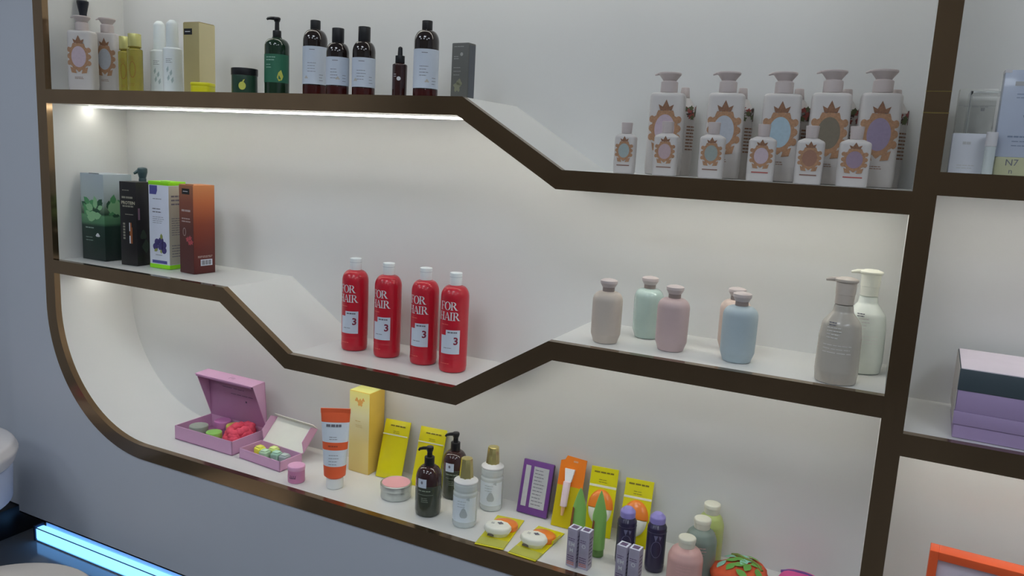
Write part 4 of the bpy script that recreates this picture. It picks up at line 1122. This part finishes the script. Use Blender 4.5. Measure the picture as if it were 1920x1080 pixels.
mk('body', cyl(.0070, 0, .04, .001, 24), mat('frosted_clear_plastic'), t)
mk('lid', cyl(.0075, .0395, .060, .001, 24), mat('pearl_lid', S(182, 180, 182), .3), t)
t = thing('label_block', 'pale gold printed block under the light blue carton', 'block', (2.134, .050, Z_RT), 0)
mk('block_body', box(-.033, .033, -.016, .016, 0, .026, .0008), mat('pale_gold_card', S(158, 158, 128), .4), t)
mk('lettering', face(join(text2('N7', .013, -.012, .018), text2('n', .011, -.012, .006)), 'f', .033, .016), INK, t)
t = thing('carton', 'light blue carton with silver bar standing on the gold block', 'box', (2.136, .050, Z_RT + .026), 0)
mk('box_body', box(-.038, .038, -.015, .015, 0, .122, .001), mat('light_blue_card', S(156, 163, 178), .3, var=.1, scale=14, coat=.3), t)
mk('silver_bar', face(R2(-.024, .037, .100, .106), 'f', .038, .015), mat('silver_foil', S(205, 210, 216), .15, metal=.6), t)
mk('label_print', face(join(lines2(-.024, 0, .028, 1, .004, .0022, 1), lines2(-.018, .01, .022, 2, .006, .001, 2), lines2(-.02, .02, .088, 2, .005, .001, 3), ring2(.004, .062, .012, .012, .0132, .0132, 20, t0=1.5, t1=4.5)), 'f', .038, .015), mat('slate_ink', S(110, 120, 140), .5), t)
mk('edge_band', box(-.0384, -.030, -.0154, .0154, .118, .1225), mat('pearl_lid'), t)
LILA = mat('lilac_card', S(144, 126, 160), .45, var=.04)
PEARL = mat('grey_pearl_card', S(166, 160, 156), .45)
t = thing('gift_box', 'plain lilac box, the lower of the stack right of the upright', 'box', (2.250, .100, Z_RM), -2)
mk('tray', box(-.148, .148, -.078, .078, 0, .022, .001), LILA, t)
mk('lid', box(-.150, .150, -.080, .080, .0215, .042, .001), LILA, t)
mk('side_panel', box(-.1505, -.1500, -.0785, .0785, .022, .041), PEARL, t)
t = thing('gift_box', 'lilac box with dark slate lid and pale top, upper of the stack', 'box', (2.250, .100, Z_RM + .042), -2)
mk('tray', box(-.149, .149, -.079, .079, 0, .033, .001), LILA, t)
mk('slate_lid', box(-.150, .150, -.080, .080, .033, .066, .001), mat('slate_card', S(58, 68, 74), .45), t)
mk('top_panel', box(-.1485, .1485, -.0785, .0785, .066, .0672), mat('pale_pink_card', S(196, 186, 196), .45), t)
mk('side_panel', box(-.1505, -.1495, -.0785, .0785, .002, .065), PEARL, t)
mk('logo_print', box(.04, .08, -.06, -.052, .0672, .0675), mat('maroon_soft_ink', S(140, 90, 105), .5), t)
t = thing('picture_frame_box', 'bright orange framed box with pale face at the bottom right', 'box', (2.235, .10, 0), -3)
ORF = mat('orange_frame_card', S(196, 80, 42), .4)
mk('frame_left', box(-.135, -.122, -.016, .016, 0, .178, .001), ORF, t)
mk('frame_right', box(.122, .135, -.016, .016, 0, .178, .001), ORF, t)
mk('frame_top', box(-.122, .122, -.016, .016, .164, .178, .001), ORF, t)
mk('frame_foot', box(-.122, .122, -.016, .016, 0, .014, .001), ORF, t)
mk('inner_face', box(-.122, .122, -.006, .012, .014, .164), mat('pale_lilac_card', S(186, 178, 190), .5), t)

# ---- round stands on the shop floor
CORI = mat('white_solid_surface', S(182, 178, 178), .35, var=.02)
t = thing('round_stand', 'round white display stand cut off by the left edge', 'stand', (-.122, -.275, ZF), 0)
mk('base_plate', cyl(.11, 0, .012, .003, 40), BLK, t)
mk('stem', cyl(.035, .012, .254, .002, 28), BLK, t)
mk('drum', lathe(rnd([(0, .252), (.178, .252, .004), (.182, .35, .006), (0, .351)], 4), 64), mat('drum_blue_white', S(150, 158, 178), .4), t)
mk('top', lathe(rnd([(0, .35), (.185, .35, .012), (.197, .385, .014), (.185, .408, .012), (0, .409)], 6), 64), CORI, t)
t = thing('pink_pouch', 'pink packet lying on the round stand at the left edge', 'packet', (-.185, -.225, ZF + .409), 25)
mk('packet_body', pouch(.10, .08, .03), mat('pink_film', S(206, 110, 140), .3), t, 60, rot=(-PI / 2, 0, 0), loc=(0, -.04, .0175))
mk('packet_label', box(-.03, .03, -.02, .02, .031, .034, .001), PINK, t)
t = thing('round_stool', 'round cream white stool top in the bottom left corner', 'stool', (.232, -.342, ZF), 0)
mk('base_plate', cyl(.12, 0, .01, .003, 40), BLK, t)
mk('stem', cyl(.03, .01, .09, .002, 28), BLK, t)
mk('seat', lathe(rnd([(0, .088), (.205, .088, .006), (.22, .102, .008), (.215, .116, .008), (0, .117)], 5), 64), mat('cream_white_surface', S(186, 178, 170), .45, var=.03), t)
